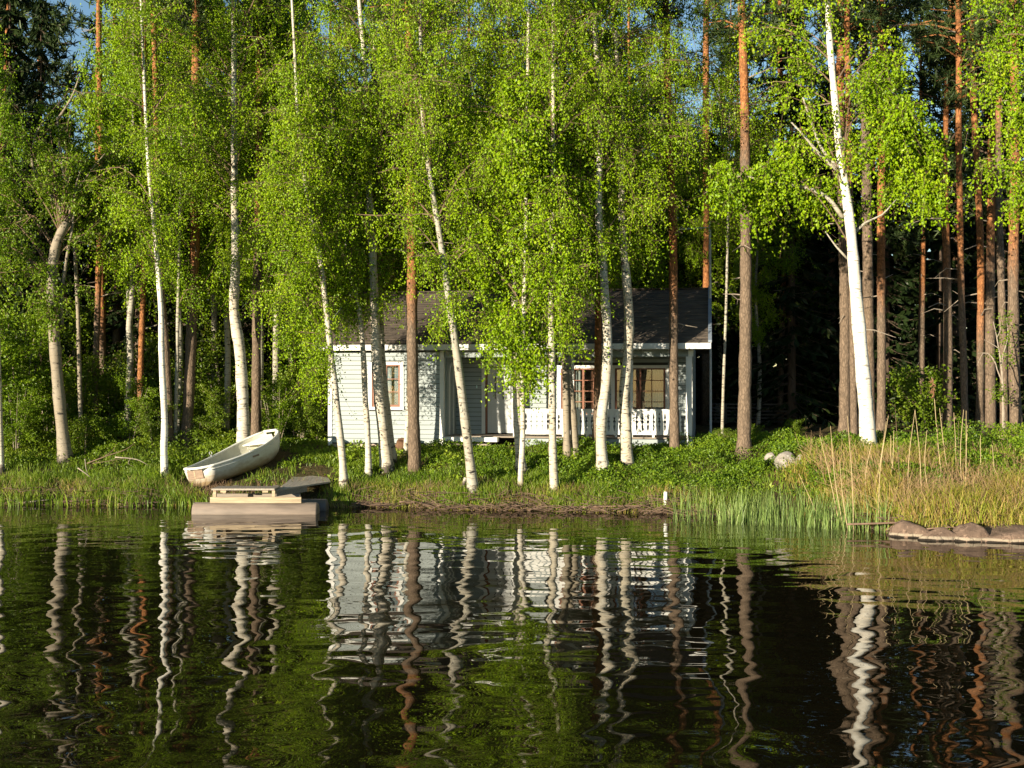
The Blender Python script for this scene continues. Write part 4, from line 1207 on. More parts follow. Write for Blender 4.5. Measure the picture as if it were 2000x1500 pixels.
tree(PT, [(196, 850), (198, 700), (198, 520), (195, 330), (193, 100)], 15, 11, "thicker orange one of two close pines behind the alder", M["pine"], D=34.5, orange=700, dead=6, top_z=16, env=[(-30, 195, 45), (-80, 195, 50), (-150, 195, 20)], needles=18)
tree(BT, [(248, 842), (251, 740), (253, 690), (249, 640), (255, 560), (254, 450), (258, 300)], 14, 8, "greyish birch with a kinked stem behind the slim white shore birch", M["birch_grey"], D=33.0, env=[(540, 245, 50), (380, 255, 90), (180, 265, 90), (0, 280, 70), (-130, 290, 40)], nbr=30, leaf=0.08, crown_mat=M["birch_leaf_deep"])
ptree = tree(PT, [(272, 858), (275, 720), (278, 560), (278, 430), (280, 200)], 12, 9, "slim reddish pine with a red paint mark low on its stem", M["pine"], D=32.5, orange=840, dead=5, top_z=15, env=[(60, 280, 60), (-150, 280, 30)], needles=18)
V, Q, T = tube_arrays([(0, 0, 0.12), (0, 0, 0.34)], [0.098, 0.095], 12, False)
obj("red_mark", mesh_np("red_mark", V, Q), M["red_mark"], ptree)
tree(BT, [(322, 933), (321, 880), (323, 820), (318, 700), (316, 610), (310, 540), (300, 440), (288, 330), (281, 200)], 14, 6, "slim bright white birch leaning a little, nearest the water beside the boat", M["birch_clean"], env=[(560, 300, 50), (420, 290, 90), (220, 285, 100), (0, 285, 80), (-130, 285, 40)], nbr=36)
tree(PT, [(331, 858), (329, 760), (325, 660), (318, 560)], 15, 10, "grey-brown pine half hidden behind the slim white shore birch", M["pine"], D=31.8, orange=380, dead=4, top_z=15, env=[(40, 320, 50), (-150, 320, 30)], needles=16)
tree(BT, [(342, 858), (346, 760), (350, 640), (352, 560)], 8, 5, "very thin grey birch between two pines behind the boat", M["birch_grey"], D=32.0, env=[(600, 350, 40), (450, 350, 70), (280, 350, 70), (150, 350, 40)], top_z=10, nbr=24, crown_mat=M["birch_leaf_deep"])
tree(PT, [(365, 855), (370, 720), (373, 580), (377, 450), (379, 330), (382, 150), (383, 0)], 23, 16, "stout orange-topped pine behind the boat's stern", M["pine"], D=32.2, orange=600, dead=8, top_z=16, env=[(120, 380, 90), (0, 380, 110), (-150, 380, 50)], needles=30)
tree(BT, [(476, 878), (474, 790), (469, 690), (462, 640), (458, 600), (462, 530), (463, 470), (461, 380), (460, 250), (457, 80), (455, 0)], 25, 11, "stout white birch rising right behind the boat's bow", M["birch"], env=[(570, 440, 50), (430, 420, 100), (220, 415, 130), (0, 425, 130), (-140, 435, 70)], nbr=46)
tree(PT, [(500, 855), (502, 720), (504, 600), (506, 470), (507, 250)], 19, 12, "brown pine standing beside the stout white birch behind the boat", M["pine"], D=32.0, orange=520, dead=7, top_z=16, env=[(100, 505, 80), (-150, 510, 40)], needles=24)
tree(BT, [(672, 953), (669, 900), (664, 850), (655, 765), (648, 700), (640, 620), (627, 510), (612, 440), (597, 350), (585, 250)], 15, 6, "slim white birch curving outwards beside the ramp of the landing stage", M["birch"],
     env=[(770, 590, 28), (690, 582, 60), (540, 575, 95), (380, 580, 100), (220, 590, 75), (100, 595, 35)], nbr=52, hang=1.05, top_z=13)
tree(BT, [(720, 944), (718, 860), (712, 770), (708, 690), (701, 610), (690, 560), (675, 480)], 12, 7, "thin bent brownish-white birch beside the small cabin window", M["birch"], D=28.8, env=[(650, 680, 40), (560, 670, 70), (420, 662, 80), (280, 660, 50)], nbr=26, top_z=10)
tree(BT, [(756, 918), (748, 840), (739, 750), (735, 660), (732, 560), (727, 440), (719, 330), (712, 225), (714, 150), (704, 30), (700, -20)], 23, 10, "tall white birch with a smooth curve in front of the small cabin window", M["birch"], env=[(640, 740, 40), (500, 720, 100), (300, 710, 125), (100, 700, 130), (-120, 700, 80)], nbr=48)
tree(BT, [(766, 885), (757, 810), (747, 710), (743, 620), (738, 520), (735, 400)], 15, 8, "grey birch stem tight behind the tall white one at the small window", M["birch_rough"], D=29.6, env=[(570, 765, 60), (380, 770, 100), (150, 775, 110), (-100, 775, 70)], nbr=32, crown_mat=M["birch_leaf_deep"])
tree(BT, [(793, 875), (797, 800), (799, 700), (797, 600), (796, 480)], 9, 6, "slender pale birch hugging the stout pine before the cabin", M["birch"], D=30.4, env=[(540, 800, 60), (300, 800, 120), (60, 805, 110), (-80, 805, 60)], nbr=34, top_z=13)
tree(PT, [(810, 893), (808, 800), (806, 700), (805, 600), (804, 480), (801, 330), (800, 200), (798, 0)], 24, 15, "stout pine with orange upper bark in front of the cabin's blank wall", M["pine"], D=29.0, orange=650, dead=8, top_z=16, env=[(40, 800, 80), (-150, 800, 50)], needles=26)
tree(BT, [(925, 963), (913, 860), (901, 760), (887, 650), (874, 560), (861, 470), (848, 390), (834, 300), (826, 220), (822, 100)], 19, 8, "leaning birch with lichen-grey bark crossing in front of the dark recess", M["birch_grey"], env=[(680, 880, 25), (600, 860, 75), (420, 855, 115), (200, 868, 130), (0, 880, 110), (-130, 885, 60)], nbr=44)
tree(BT, [(1019, 928), (1013, 850), (1009, 750), (1007, 650), (1005, 540), (1000, 400)], 19, 9, "rough birch, thicker stem of a pair hiding the edge of the door", M["birch_rough"], env=[(740, 1000, 40), (640, 985, 85), (500, 975, 110), (320, 965, 120), (100, 960, 120), (-100, 960, 80)], nbr=52)
tree(BT, [(1017, 926), (1021, 850), (1020, 760), (1022, 650), (1026, 500)], 11, 7, "smooth white birch, thinner stem of a pair hiding the edge of the door", M["birch"], D=27.2, leaf=0.078, env=[(785, 1030, 22), (700, 1035, 70), (600, 1040, 100), (450, 1030, 110), (300, 1015, 110), (180, 1010, 60)], nbr=42, top_z=11.5)
tree(BT, [(1083, 963), (1080, 880), (1079, 770), (1078, 680), (1077, 590), (1079, 470), (1080, 300)], 16, 8, "birch with a black cracked side before the first railing panel", M["birch_rough"], env=[(700, 1100, 35), (590, 1090, 80), (420, 1090, 105), (220, 1090, 105), (0, 1090, 80), (-100, 1090, 50)], nbr=44)
tree(PT, [(1078, 888), (1080, 780), (1082, 640), (1080, 500), (1078, 300), (1076, 100)], 13, 10, "thin orange pine tight behind the black-sided birch", M["pine"], D=29.8, orange=700, dead=5, top_z=15, env=[(60, 1078, 60), (-150, 1078, 40)], needles=18)
tree("alder_tree", [(1108, 893), (1106, 800), (1104, 700), (1104, 600), (1102, 500)], 14, 8, "straight greyish stem, nearer the door of the twin stems in front of the railing", M["alder"], D=29.2, env=[(620, 1130, 50), (480, 1125, 95), (280, 1115, 120), (60, 1110, 110), (-60, 1110, 60)], nbr=36, top_z=13, crown_mat=M["birch_leaf"])
tree("alder_tree", [(1124, 893), (1120, 820), (1115, 765), (1110, 730)], 15, 12, "short stem leaning into its twin in front of the railing", M["alder"], D=29.3, top_z=3.6)
tree(PT, [(1163, 880), (1167, 720), (1168, 580), (1166, 450), (1164, 250), (1160, 0)], 14, 11, "red-barked pine just behind the wavy birch before the railing", M["pine"], D=29.9, orange=800, dead=6, top_z=15, env=[(60, 1162, 60), (-150, 1162, 40)], needles=18)
tree(BT, [(1178, 921), (1174, 870), (1175, 810), (1183, 750), (1186, 670), (1181, 590), (1175, 500), (1168, 420), (1170, 330), (1172, 200), (1163, 80), (1160, 0)], 21, 12, "wavy white birch before the two porch windows", M["birch"], env=[(560, 1185, 40), (420, 1180, 100), (220, 1170, 125), (0, 1162, 115), (-130, 1160, 60)], nbr=44)
tree(BT, [(1225, 913), (1222, 830), (1219, 770), (1226, 700), (1228, 620), (1222, 540), (1216, 470), (1213, 380), (1215, 250), (1204, 120), (1200, 0)], 23, 11, "spotted birch with a bulging bend before the corner window of the porch", M["birch_rough"], env=[(530, 1240, 40), (420, 1255, 95), (250, 1245, 120), (50, 1222, 120), (-130, 1210, 70)], nbr=44)
tree(PT, [(1318, 878), (1317, 720), (1317, 560), (1315, 430), (1308, 300), (1303, 120), (1300, 0)], 19, 13, "straight orange pine in front of the porch's corner post", M["pine"], D=29.4, orange=640, dead=8, top_z=16, env=[(40, 1300, 70), (-150, 1300, 50)], needles=20)
tree(PT, [(1453, 889), (1455, 780), (1456, 700), (1455, 500), (1453, 350), (1452, 200), (1448, 0)], 27, 15, "tall grey-brown pine standing alone just beyond the cabin gable", M["pine"], orange=330, dead=9, top_z=16, env=[(60, 1448, 90), (-150, 1448, 60)], needles=26)
tree(BT, [(1410, 868), (1412, 760), (1416, 600), (1420, 400), (1425, 200)], 6, 4, "very slender birch half lost in the shade beside the gable", M["birch_grey"], D=30.5, env=[(470, 1425, 60), (360, 1430, 100), (200, 1430, 110), (30, 1420, 110), (-130, 1415, 70)], nbr=28)
tree(BT, [(1697, 893), (1690, 800), (1680, 700), (1668, 570), (1659, 450), (1650, 375), (1640, 300), (1632, 200), (1622, 80), (1618, 0)], 31, 14, "thick brilliant white birch leaning over the reeds with bare forked limbs", M["birch_clean"],
     env=[(420, 1610, 110), (350, 1610, 170), (230, 1610, 165), (100, 1610, 140), (-130, 1605, 90)], nbr=21, dens=0.75, back=0.6, leaf=0.072, limb_mat=M["birch_grey"],
     limbs=[([(1646, 425), (1615, 385), (1570, 366), (1520, 358), (1460, 345)], 9, 4), ([(1638, 335), (1600, 300), (1570, 265), (1545, 238)], 8, 3), ([(1663, 462), (1690, 435), (1722, 420), (1750, 390)], 6, 2),
            ([(1655, 505), (1632, 480), (1612, 452)], 5, 2), ([(1640, 330), (1605, 290), (1580, 225), (1568, 190)], 7, 3)])
# hanging side sprays of the thick birch, each with its limb
def spray(px, py, hw, D, seed, root, nb=10, hgt=110):
    rng = np.random.default_rng(seed)
    c = at(px, py - hgt * 0.5, D)
    tr = np.array([at(px, py - hgt * 1.1, D), at(px, py - hgt * 0.8, D), at(px, py - hgt * 0.6, D)])[::-1]
    (TV, TQ), (LV, LQ) = birch_crown(rng, [(py, px, hw * 0.5), (py - hgt * 0.5, px, hw), (py - hgt, px, hw * 0.7)], D, tr, 0.8, 0.08, 0.9, nb)
    b = np.array(root.location)
    obj("spray_foliage", mesh_np("spray_foliage", LV - b, LQ), M["birch_leaf"], root)
    obj("twigs", mesh_np("twigs", TV - b, TQ), M["twig"], root)
big = bpy.data.objects["birch_tree.018"] if "birch_tree.018" in bpy.data.objects else None
for o in bpy.data.objects:
    if o.type == 'EMPTY' and str(o.get("label", "")).startswith("thick brilliant"): big = o
bD = big.location.y
for (px, py, hw, nb, hg, s) in [(1790, 410, 45, 11, 110, 1), (1745, 330, 50, 10, 120, 2), (1490, 455, 36, 6, 130, 3), (1540, 410, 34, 5, 100, 4), (1420, 440, 32, 4, 110, 5), (1600, 440, 36, 3, 90, 6), (1710, 250, 45, 6, 130, 7), (1820, 425, 18, 4, 70, 8)]:
    spray(px, py, hw, bD + 0.3 * math.sin(s * 2.2), 100 + s, big, nb, hg)
tree(PT, [(1649, 885), (1648, 760), (1647, 600), (1645, 450), (1643, 250)], 22, 15, "brown pine beside the thick white birch, on the cabin side", M["pine"], D=31.0, orange=300, dead=8, top_z=16, env=[(60, 1643, 80), (-150, 1643, 50)], needles=20)
tree(PT, [(1669, 885), (1665, 740), (1660, 560), (1656, 400), (1655, 200)], 14, 11, "lighter pine stem showing just behind the thick white birch", M["pine"], D=29.0, orange=420, dead=6, top_z=15, env=[(80, 1655, 60), (-150, 1655, 40)], needles=16)
tree(PT, [(1699, 860), (1697, 700), (1692, 500), (1688, 300)], 23, 16, "dark grey pine in the shadow side of the thick white birch", M["pine"], D=33.0, orange=-200, dead=6, top_z=16, env=[(60, 1688, 80), (-150, 1688, 50)], needles=20)
tree(PT, [(1721, 850), (1724, 700), (1725, 500), (1724, 300), (1721, 100), (1720, 0)], 18, 13, "straight pine with glowing orange edge behind the hanging birch sprays", M["pine"], D=31.5, orange=620, dead=8, top_z=16, env=[(60, 1720, 90), (-150, 1720, 50)], needles=24)
tree(PT, [(1885, 850), (1884, 720), (1882, 560), (1880, 400), (1876, 280)], 14, 11, "orange-brown pine, first of the pair in the dark wood above the dry reeds", M["pine"], D=31.0, orange=600, dead=8, top_z=16, env=[(200, 1876, 80), (0, 1876, 120), (-150, 1876, 60)], needles=34)
tree(PT, [(1913, 850), (1912, 700), (1910, 520), (1905, 340), (1900, 200)], 15, 11, "redder pine, second of the pair in the dark wood above the dry reeds", M["pine"], D=31.5, orange=700, dead=8, top_z=16, env=[(180, 1900, 90), (0, 1900, 120), (-150, 1900, 60)], needles=34)
tree(PT, [(1961, 850), (1959, 700), (1957, 520), (1956, 380)], 15, 12, "shaded pine just behind the stout edge pine", M["pine"], D=30.5, orange=300, dead=6, top_z=16, env=[(180, 1956, 70), (-150, 1956, 50)], needles=20)
tree(PT, [(1986, 850), (1983, 720), (1981, 520), (1980, 320), (1978, 0)], 23, 16, "stout sunlit pine near the picture edge above the dry reeds", M["pine"], D=28.5, orange=560, dead=9, top_z=16, env=[(60, 1978, 100), (-150, 1978, 50)], needles=24)
tree(BT, [(2070, 900), (2060, 700), (2045, 400), (2020, 150), (2010, 0)], 18, 9, "birch standing out of frame with leafy boughs reaching in over the edge pine", M["birch"], D=25.5, env=[(450, 1985, 35), (350, 1960, 60), (220, 1955, 60), (110, 1965, 55), (-30, 1985, 60)], nbr=13, leaf=0.072)
tree(PT, [(1379, 640), (1380, 520), (1381, 400), (1381, 250), (1380, 100)], 15, 12, "red-orange pine rising behind the cabin roof beside the aerial", M["pine"], D=38.5, orange=700, dead=6, top_z=18, env=[(80, 1380, 80), (-150, 1380, 50)], needles=24)
tree(PT, [(1524, 800), (1527, 600), (1528, 450), (1526, 300), (1524, 150)], 12, 9, "narrow sunlit pine deep in the wood between gable and thick birch", M["pine"], D=38.0, orange=640, dead=8, top_z=18, env=[(120, 1524, 70), (-150, 1524, 40)], needles=24)
print("leaves", N_LEAF)
# ------------------------------------------------------------------ the wood behind
def copy_tree(o, loc, rz, sc, label=None, group=None, hscale=None):
    c = o.copy(); COL.objects.link(c)
    c.location = loc; c.rotation_euler = (0, 0, rz); c.scale = (sc, sc, sc * (hscale or 1))
    if label: c["label"] = label
    if group: c["group"] = group
    for ch in o.children:
        d = ch.copy(); COL.objects.link(d); d.parent = c
    return c

def make_spruce(name, H, rb, seed, z_lo=0.5):
    rng = np.random.default_rng(seed)
    root = empty(name, (0, 0, 0))
    V, Q, T = tube_arrays([(0, 0, -0.3), (0, 0, 0.3), (0.03, 0, H * 0.5), (0, 0, H)], [0.19, 0.16, 0.10, 0.012], 8)
    obj("trunk", mesh_np("trunk", V, Q, T, True), M["spruce_bark"], root)
    feet, tips = [], []
    z = z_lo
    while z < H - 0.2:
        r = rb * (1 - z / H) ** 0.8 + 0.12
        for a in rng.uniform(0, 6.283, 7):
            l_ = r * rng.uniform(0.65, 1.1)
            feet.append((0, 0, z)); tips.append((l_ * np.cos(a), l_ * np.sin(a), z - 0.28 * l_ + rng.uniform(-0.1, 0.1)))
        z += 0.33
    feet, tips = np.array(feet), np.array(tips)
    n = len(feet)
    mid = (feet + tips) / 2 + np.array([0, 0, -0.06])
    TV, TQ = many_tubes(np.stack([feet, mid, tips], 1), np.array([0.022, 0.014, 0.005]))
    obj("crown_twigs", mesh_np("crown_twigs", TV, TQ), M["spruce_bark"], root)
    m_ = 20
    q = rng.uniform(0.12, 1.0, (n, m_, 1))
    C = (feet[:, None] * (1 - q) + tips[:, None] * q).reshape(-1, 3)
    d0 = np.repeat(unit(tips - feet), m_, 0)
    side = unit(np.cross(d0, np.array([0, 0, 1.0]))) * rng.choice([-1, 1], (n * m_, 1))
    d = unit(d0 * 0.7 + side * rng.uniform(0.1, 0.9, (n * m_, 1)) + np.array([0, 0, -0.35]) + rng.normal(0, 0.2, (n * m_, 3)))
    s = unit(np.cross(d, rng.normal(0, 1, d.shape) * 0.6 + np.array([0, 0, 1.0])))
    L = rng.uniform(0.20, 0.48, (n * m_, 1)); W = L * 0.16
    V = np.empty((n * m_, 4, 3))
    V[:, 0] = C; V[:, 1] = C + d * L * 0.5 + s * W; V[:, 2] = C + d * L; V[:, 3] = C + d * L * 0.5 - s * W
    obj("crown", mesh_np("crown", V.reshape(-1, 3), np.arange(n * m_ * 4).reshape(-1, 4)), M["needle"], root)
    return root

def make_pine(name, H, seed, z0):
    rng = np.random.default_rng(seed)
    root = empty(name, (0, 0, 0))
    P = catmull([(0, 0, -0.3), (0.02, 0, 3), (-0.05, 0.03, H * 0.5), (0.08, 0, H * 0.8), (0.05, 0, H)], 0.6)
    V, Q, T = tube_arrays(P, np.linspace(0.15, 0.03, len(P)), 10)
    t = obj("trunk", mesh_np("trunk", V, Q, T, True), M["pine"], root); t["orange_from"] = H * 0.25
    n = 44
    z = rng.uniform(z0, H, n); r = 1.9 * np.sqrt(np.clip(1 - ((z - (z0 + H) / 2) / ((H - z0) * 0.6)) ** 2, 0.05, 1)) * rng.uniform(0.5, 1.1, n); a = rng.uniform(0, 6.283, n)
    tip = np.stack([r * np.cos(a), r * np.sin(a), z + rng.uniform(-0.1, 0.5, n)], -1); foot = np.stack([0 * z, 0 * z, z - 0.2], -1)
    TV, TQ = many_tubes(np.stack([foot, (foot + tip) / 2 + (0, 0, 0.1), tip], 1), np.array([0.03, 0.02, 0.008]))
    b = obj("crown_twigs", mesh_np("crown_twigs", TV, TQ), M["spruce_bark"], root)
    m_ = 14; q = rng.uniform(0.35, 1.05, (n, m_, 1))
    C = (foot[:, None] * (1 - q) + tip[:, None] * q + rng.normal(0, 0.22, (n, m_, 3))).reshape(-1, 3)
    LV, LQ = needle_tufts(rng, C, 14, 0.24, 0.022)
    obj("crown", mesh_np("crown", LV, LQ), M["pine_needle"], root)
    # dead lower branches
    for i in range(9):
        z1 = rng.uniform(2, z0); a = rng.uniform(0, 6.28); l_ = rng.uniform(0.4, 1.2)
        tb = MB().tube([(0, 0, z1), (np.cos(a) * l_ * 0.5, np.sin(a) * l_ * 0.5, z1 + 0.05), (np.cos(a) * l_, np.sin(a) * l_, z1 - 0.1)], [0.02, 0.012, 0.004], 4)
        tb.build("dead_branch", M["dead_twig"], root)
    return root

def make_bushy(name, H, rad, seed, mat, nl=5000, leaf=0.085, stems=5, trunk_r=0.03):
    rng = np.random.default_rng(seed)
    root = empty(name, (0, 0, 0))
    sb = MB()
    tips = []
    for i in range(stems):
        a = rng.uniform(0, 6.28); l_ = rad * rng.uniform(0.2, 0.8)
        P = catmull([(0.05 * np.cos(a), 0.05 * np.sin(a), -0.1), (l_ * 0.4 * np.cos(a), l_ * 0.4 * np.sin(a), H * 0.4), (l_ * np.cos(a), l_ * np.sin(a), H * rng.uniform(0.7, 1.0))], 0.2)
        sb.tube(P, np.linspace(trunk_r, 0.006, len(P)), 5); tips.append(P)
    sb.build("stems", M["alder"], root)
    # leafy twigs off the stems
    nb = 46
    S = np.array([tips[i % stems][rng.integers(len(tips[i % stems]) // 4, len(tips[i % stems]))] for i in range(nb)])
    dirs = unit(rng.normal(0, 1, (nb, 3)) * np.array([1, 1, 0.45]) + np.array([0, 0, 0.15]))
    ln = rng.uniform(0.3, 0.75, nb)[:, None] * rad
    E = S + dirs * ln
    TV, TQ = many_tubes(np.stack([S, (S + E) / 2 + (0, 0, 0.04), E], 1), np.array([0.010, 0.007, 0.003]))
    obj("twigs", mesh_np("twigs", TV, TQ), M["twig"], root)
    m_ = nl // nb
    q = rng.uniform(0.15, 1.05, (nb, m_, 1))
    P = (S[:, None] * (1 - q) + E[:, None] * q + rng.normal(0, 0.12, (nb, m_, 3)) * np.array([1, 1, 0.7])).reshape(-1, 3)
    P[:, 2] = np.maximum(P[:, 2], 0.06)
    LV, LQ = leaf_arrays(rng, P, leaf, 0.7, 0.25, 1.0)
    obj("foliage", mesh_np("foliage", LV, LQ), mat, root)
    return root

sp = [make_spruce("spruce_tree", 15, 2.3, 1), make_spruce("spruce_tree", 12, 2.0, 2), make_spruce("spruce_tree", 9, 1.8, 3, 0.2)]
pn = [make_pine("pine_tree", 17, 5, 8.0), make_pine("pine_tree", 15.5, 6, 6.5)]
rng = np.random.default_rng(77)
def put(protos, used, px, D, rz, sc, label, cat, group, hs=None):
    i = int(rng.integers(len(protos)))
    x = (px - 1000) / F * D
    loc = (x, D, float(gz(x, D)))
    if i not in used:
        used.add(i); o = protos[i]; o.location = loc; o.rotation_euler = (0, 0, rz); o.scale = (sc, sc, sc * (hs or 1))
    else:
        o = copy_tree(protos[i], loc, rz, sc, hscale=hs)
    tag(o, label, cat, group)
    return o
us_, up = [set(), set(), set()], set()
LM = [(0, "the birch at the picture edge"), (130, "the crooked alder"), (190, "the pines beyond the alder"), (255, "the kinked birch"), (320, "the slim shore birch"), (372, "the boat's stern"),
      (465, "the stout white birch by the boat"), (510, "the brown pine by the boat"), (575, "the gap beside the cabin corner"), (655, "the slim birch by the ramp"), (735, "the small cabin window"),
      (806, "the stout pine before the cabin"), (890, "the leaning birch"), (955, "the cabin door"), (1012, "the birch pair by the door"), (1080, "the black-sided birch"), (1115, "the twin stems"),
      (1180, "the wavy birch"), (1226, "the spotted birch"), (1315, "the porch corner post"), (1388, "the aerial mast"), (1453, "the lone pine by the gable"), (1527, "the narrow sunlit pine"),
      (1590, "the three stones"), (1660, "the thick white birch"), (1722, "the orange-edged pine"), (1795, "the gap of blue sky"), (1885, "the pair of orange pines"), (1975, "the pines at the picture edge")]
TAKEN = set()
def where(px, what, row, scale):
    """a label told from its neighbours by a landmark in the picture, by its row and by its size"""
    lx, ln = min(LM, key=lambda q: abs(q[0] - px))
    side = "behind" if abs(px - lx) < 14 else ("cabin side of" if abs(px - 1000) < abs(lx - 1000) else "outer side of")
    rows = ["front-rank ", "second-rank ", "hindmost "][row]
    for size in (("", "taller ", "tallest ") if scale > 1 else ("", "shorter ", "shortest ")):
        for sd in (side, "behind", "close behind", "well behind", "just past"):
            lab = size + rows + what + " " + (sd + " " + ln if "side" not in sd else "on the " + sd + " " + ln)
            if lab not in TAKEN:
                TAKEN.add(lab); return lab
    return lab
# spruces: dense screen behind everything
spots = []
for row, (D, n, jit) in enumerate([(37.5, 20, 1.2), (42, 24, 1.5)]):
    for i in range(n):
        px = -160 + (2320) * (i + 0.5 + rng.uniform(-0.35, 0.35)) / n
        d = D + rng.uniform(-jit, jit)
        x = (px - 1000) / F * d
        if row == 0 and -7.2 < x < 6.6: d = 39.5 + rng.uniform(0, 1.0)
        spots.append((px, d, row))
for px, d, row in spots:
    # lower trees where the photo shows sky
    gap = 0.62 if (100 < px < 200 or 1755 < px < 1815) else (0.74 if 540 < px < 1500 else 0.95)
    zmax = (EYE + (750 - (170 if gap < 0.7 else 200 + 90 * math.sin(px * 0.021) if gap < 0.9 else -40)) / F * d)
    i_s = int(rng.integers(3)); hh = (15, 12, 9)[i_s]; s_ = min(rng.uniform(0.8, 1.12), (zmax - 1.7) / hh)
    put([sp[i_s]], us_[i_s], px, d, rng.uniform(0, 6.28), s_, where(px, "dark spruce", row, s_), "spruce tree", "spruces of the dark wood")
# far pines between
for i in range(30):
    px = -120 + 2240 * (i + rng.uniform(0.1, 0.9)) / 30
    d = rng.uniform(35.5, 50)
    x = (px - 1000) / F * d
    if -7.5 < x < 7 and d < 40: d = rng.uniform(40.5, 50)
    if 100 < px < 200 or 1755 < px < 1815: continue
    s_ = rng.uniform(0.85, 1.1)
    put(pn, up, px, d, rng.uniform(0, 6.28), s_, where(px, "bare-stemmed pine", 0 if d < 39 else (1 if d < 45 else 2), s_), "pine tree", "pines of the dark wood")
# two tall spruces against the sky
o = copy_tree(sp[0], (at(80, 800, 35.5)[0], 35.5, 1.7), 1.0, 1.0, "tall spire-shaped spruce standing against the sky above the crooked alder", "sky-line spruces", 0.92)
o.scale = (0.46, 0.46, 0.93)
o["group"] = "sky-line spruces"
o = copy_tree(sp[0], (at(20, 800, 37)[0], 37, 1.7), 2.0, 1.1, "broad dark spruce at the picture edge beyond the alder", "sky-line spruces", 0.95)
o.scale = (0.7, 0.7, 1.1)
for i, (px, D, s) in enumerate([(1850, 33.5, 1.0), (1935, 34.5, 1.1), (1800, 36.5, 0.85)]):
    lab = ["big dark pine crown hanging over the pair of orange stems", "big dark pine crown nearest the stout edge pine", "smaller dark pine crown next to the gap of blue sky"][i]
    o = copy_tree(pn[1], ((px - 1000) / F * D, D, float(gz(14, D))), i * 2.0, s, lab, "dark pines by the gap of sky")
    
# far-off wood closing the view
def far_wood():
    rng = np.random.default_rng(5)
    n = 60000
    X = rng.uniform(-75, 75, n); Y = 45.5 + 45 * rng.uniform(0, 1, n) ** 1.3
    top = 8.6 + 0.035 * (Y - 45) * 2 + 2.0 * np.sin(X * 0.9 + 0.7 * Y) + 1.5 * np.sin(X * 2.3 + Y * 1.3)
    Z = gz(X, Y) + rng.uniform(0, 1, n) ** 0.9 * top
    C = np.stack([X, Y, Z], -1)
    d = unit(rng.normal(0, 1, (n, 3)) * np.array([1, 1, 0.4]) + np.array([0, 0, -0.5])); s = unit(np.cross(d, rng.normal(0, 1, (n, 3))))
    L = rng.uniform(0.5, 1.3, (n, 1)); W = L * 0.28
    V = np.empty((n, 4, 3)); V[:, 0] = C; V[:, 1] = C + d * L * 0.5 + s * W; V[:, 2] = C + d * L; V[:, 3] = C + d * L * 0.5 - s * W
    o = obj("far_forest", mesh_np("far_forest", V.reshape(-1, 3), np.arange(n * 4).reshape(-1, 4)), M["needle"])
    tag(o, "far-off dark wood closing the view between the trunks", "forest", kind="stuff")
far_wood()

# mid-green birches further back, filling the canopy above the cabin
bp_ = []
for s in (31, 32):
    r_ = np.random.default_rng(s)
    P = catmull([(0, 0, -0.3), (0.1, 0.05, 3), (-0.1, 0, 7), (0.15, 0.1, 11), (0.1, 0, 14.5)], 0.4)
    root = empty("birch_tree", (0, 0, 0))
    V, Q, T = tube_arrays(P, np.linspace(0.12, 0.02, len(P)), 9)
    obj("trunk", mesh_np("trunk", V, Q, T, True), M["birch_grey"], root)
    D_ = 34.0
    env = [(750 - (z - EYE) * F / D_, 1000 + x * F / D_, w * F / D_) for z, x, w in [(4.2, 0.2, 0.5), (6, 0, 1.4), (9, 0.1, 1.8), (12, 0.1, 1.5), (14.8, 0.1, 0.5)]]
    (TV, TQ), (LV, LQ) = birch_crown(r_, env, D_, P, 0.9, 0.075, 1.0, 52)
    obj("crown", mesh_np("crown", LV, LQ), M["birch_leaf"], root); obj("twigs", mesh_np("twigs", TV, TQ), M["twig"], root)
    bp_.append(root)
ub = set()
for px, D, s in [(250, 33.6, 0.9), (345, 34.2, 0.95), (440, 33.2, 0.85), (540, 33.8, 0.95), (600, 34.6, 0.9), (505, 33.0, 0.9), (650, 39, 0.9), (740, 39.2, 1.0), (830, 39.5, 0.95), (920, 39, 1.0), (1010, 39.3, 0.95), (1095, 39, 1.0), (1180, 39.2, 0.95), (1270, 39.0, 1.0), (1350, 39.4, 0.9), (1480, 37, 0.85), (330, 38, 1.05), (420, 35.5, 0.95), (540, 36.5, 1.0), (610, 40, 1.1), (700, 41, 1.0), (780, 42, 1.1), (880, 41, 1.0), (960, 42.5, 1.05), (1050, 41, 1.0), (1135, 42, 1.0), (1225, 41.5, 1.1), (1310, 43, 1.0), (1400, 40, 0.95), (-60, 34, 0.8), (1580, 44, 0.9)]:
    if px > 560: s *= 0.80 + 0.06 * math.sin(px * 0.05)
    put(bp_, ub, px, D, rng.uniform(0, 6.28), s, where(px, "green birch", 0 if D < 36.5 else (1 if D < 40 else 2), s), "birch tree", "birches deeper in the wood")

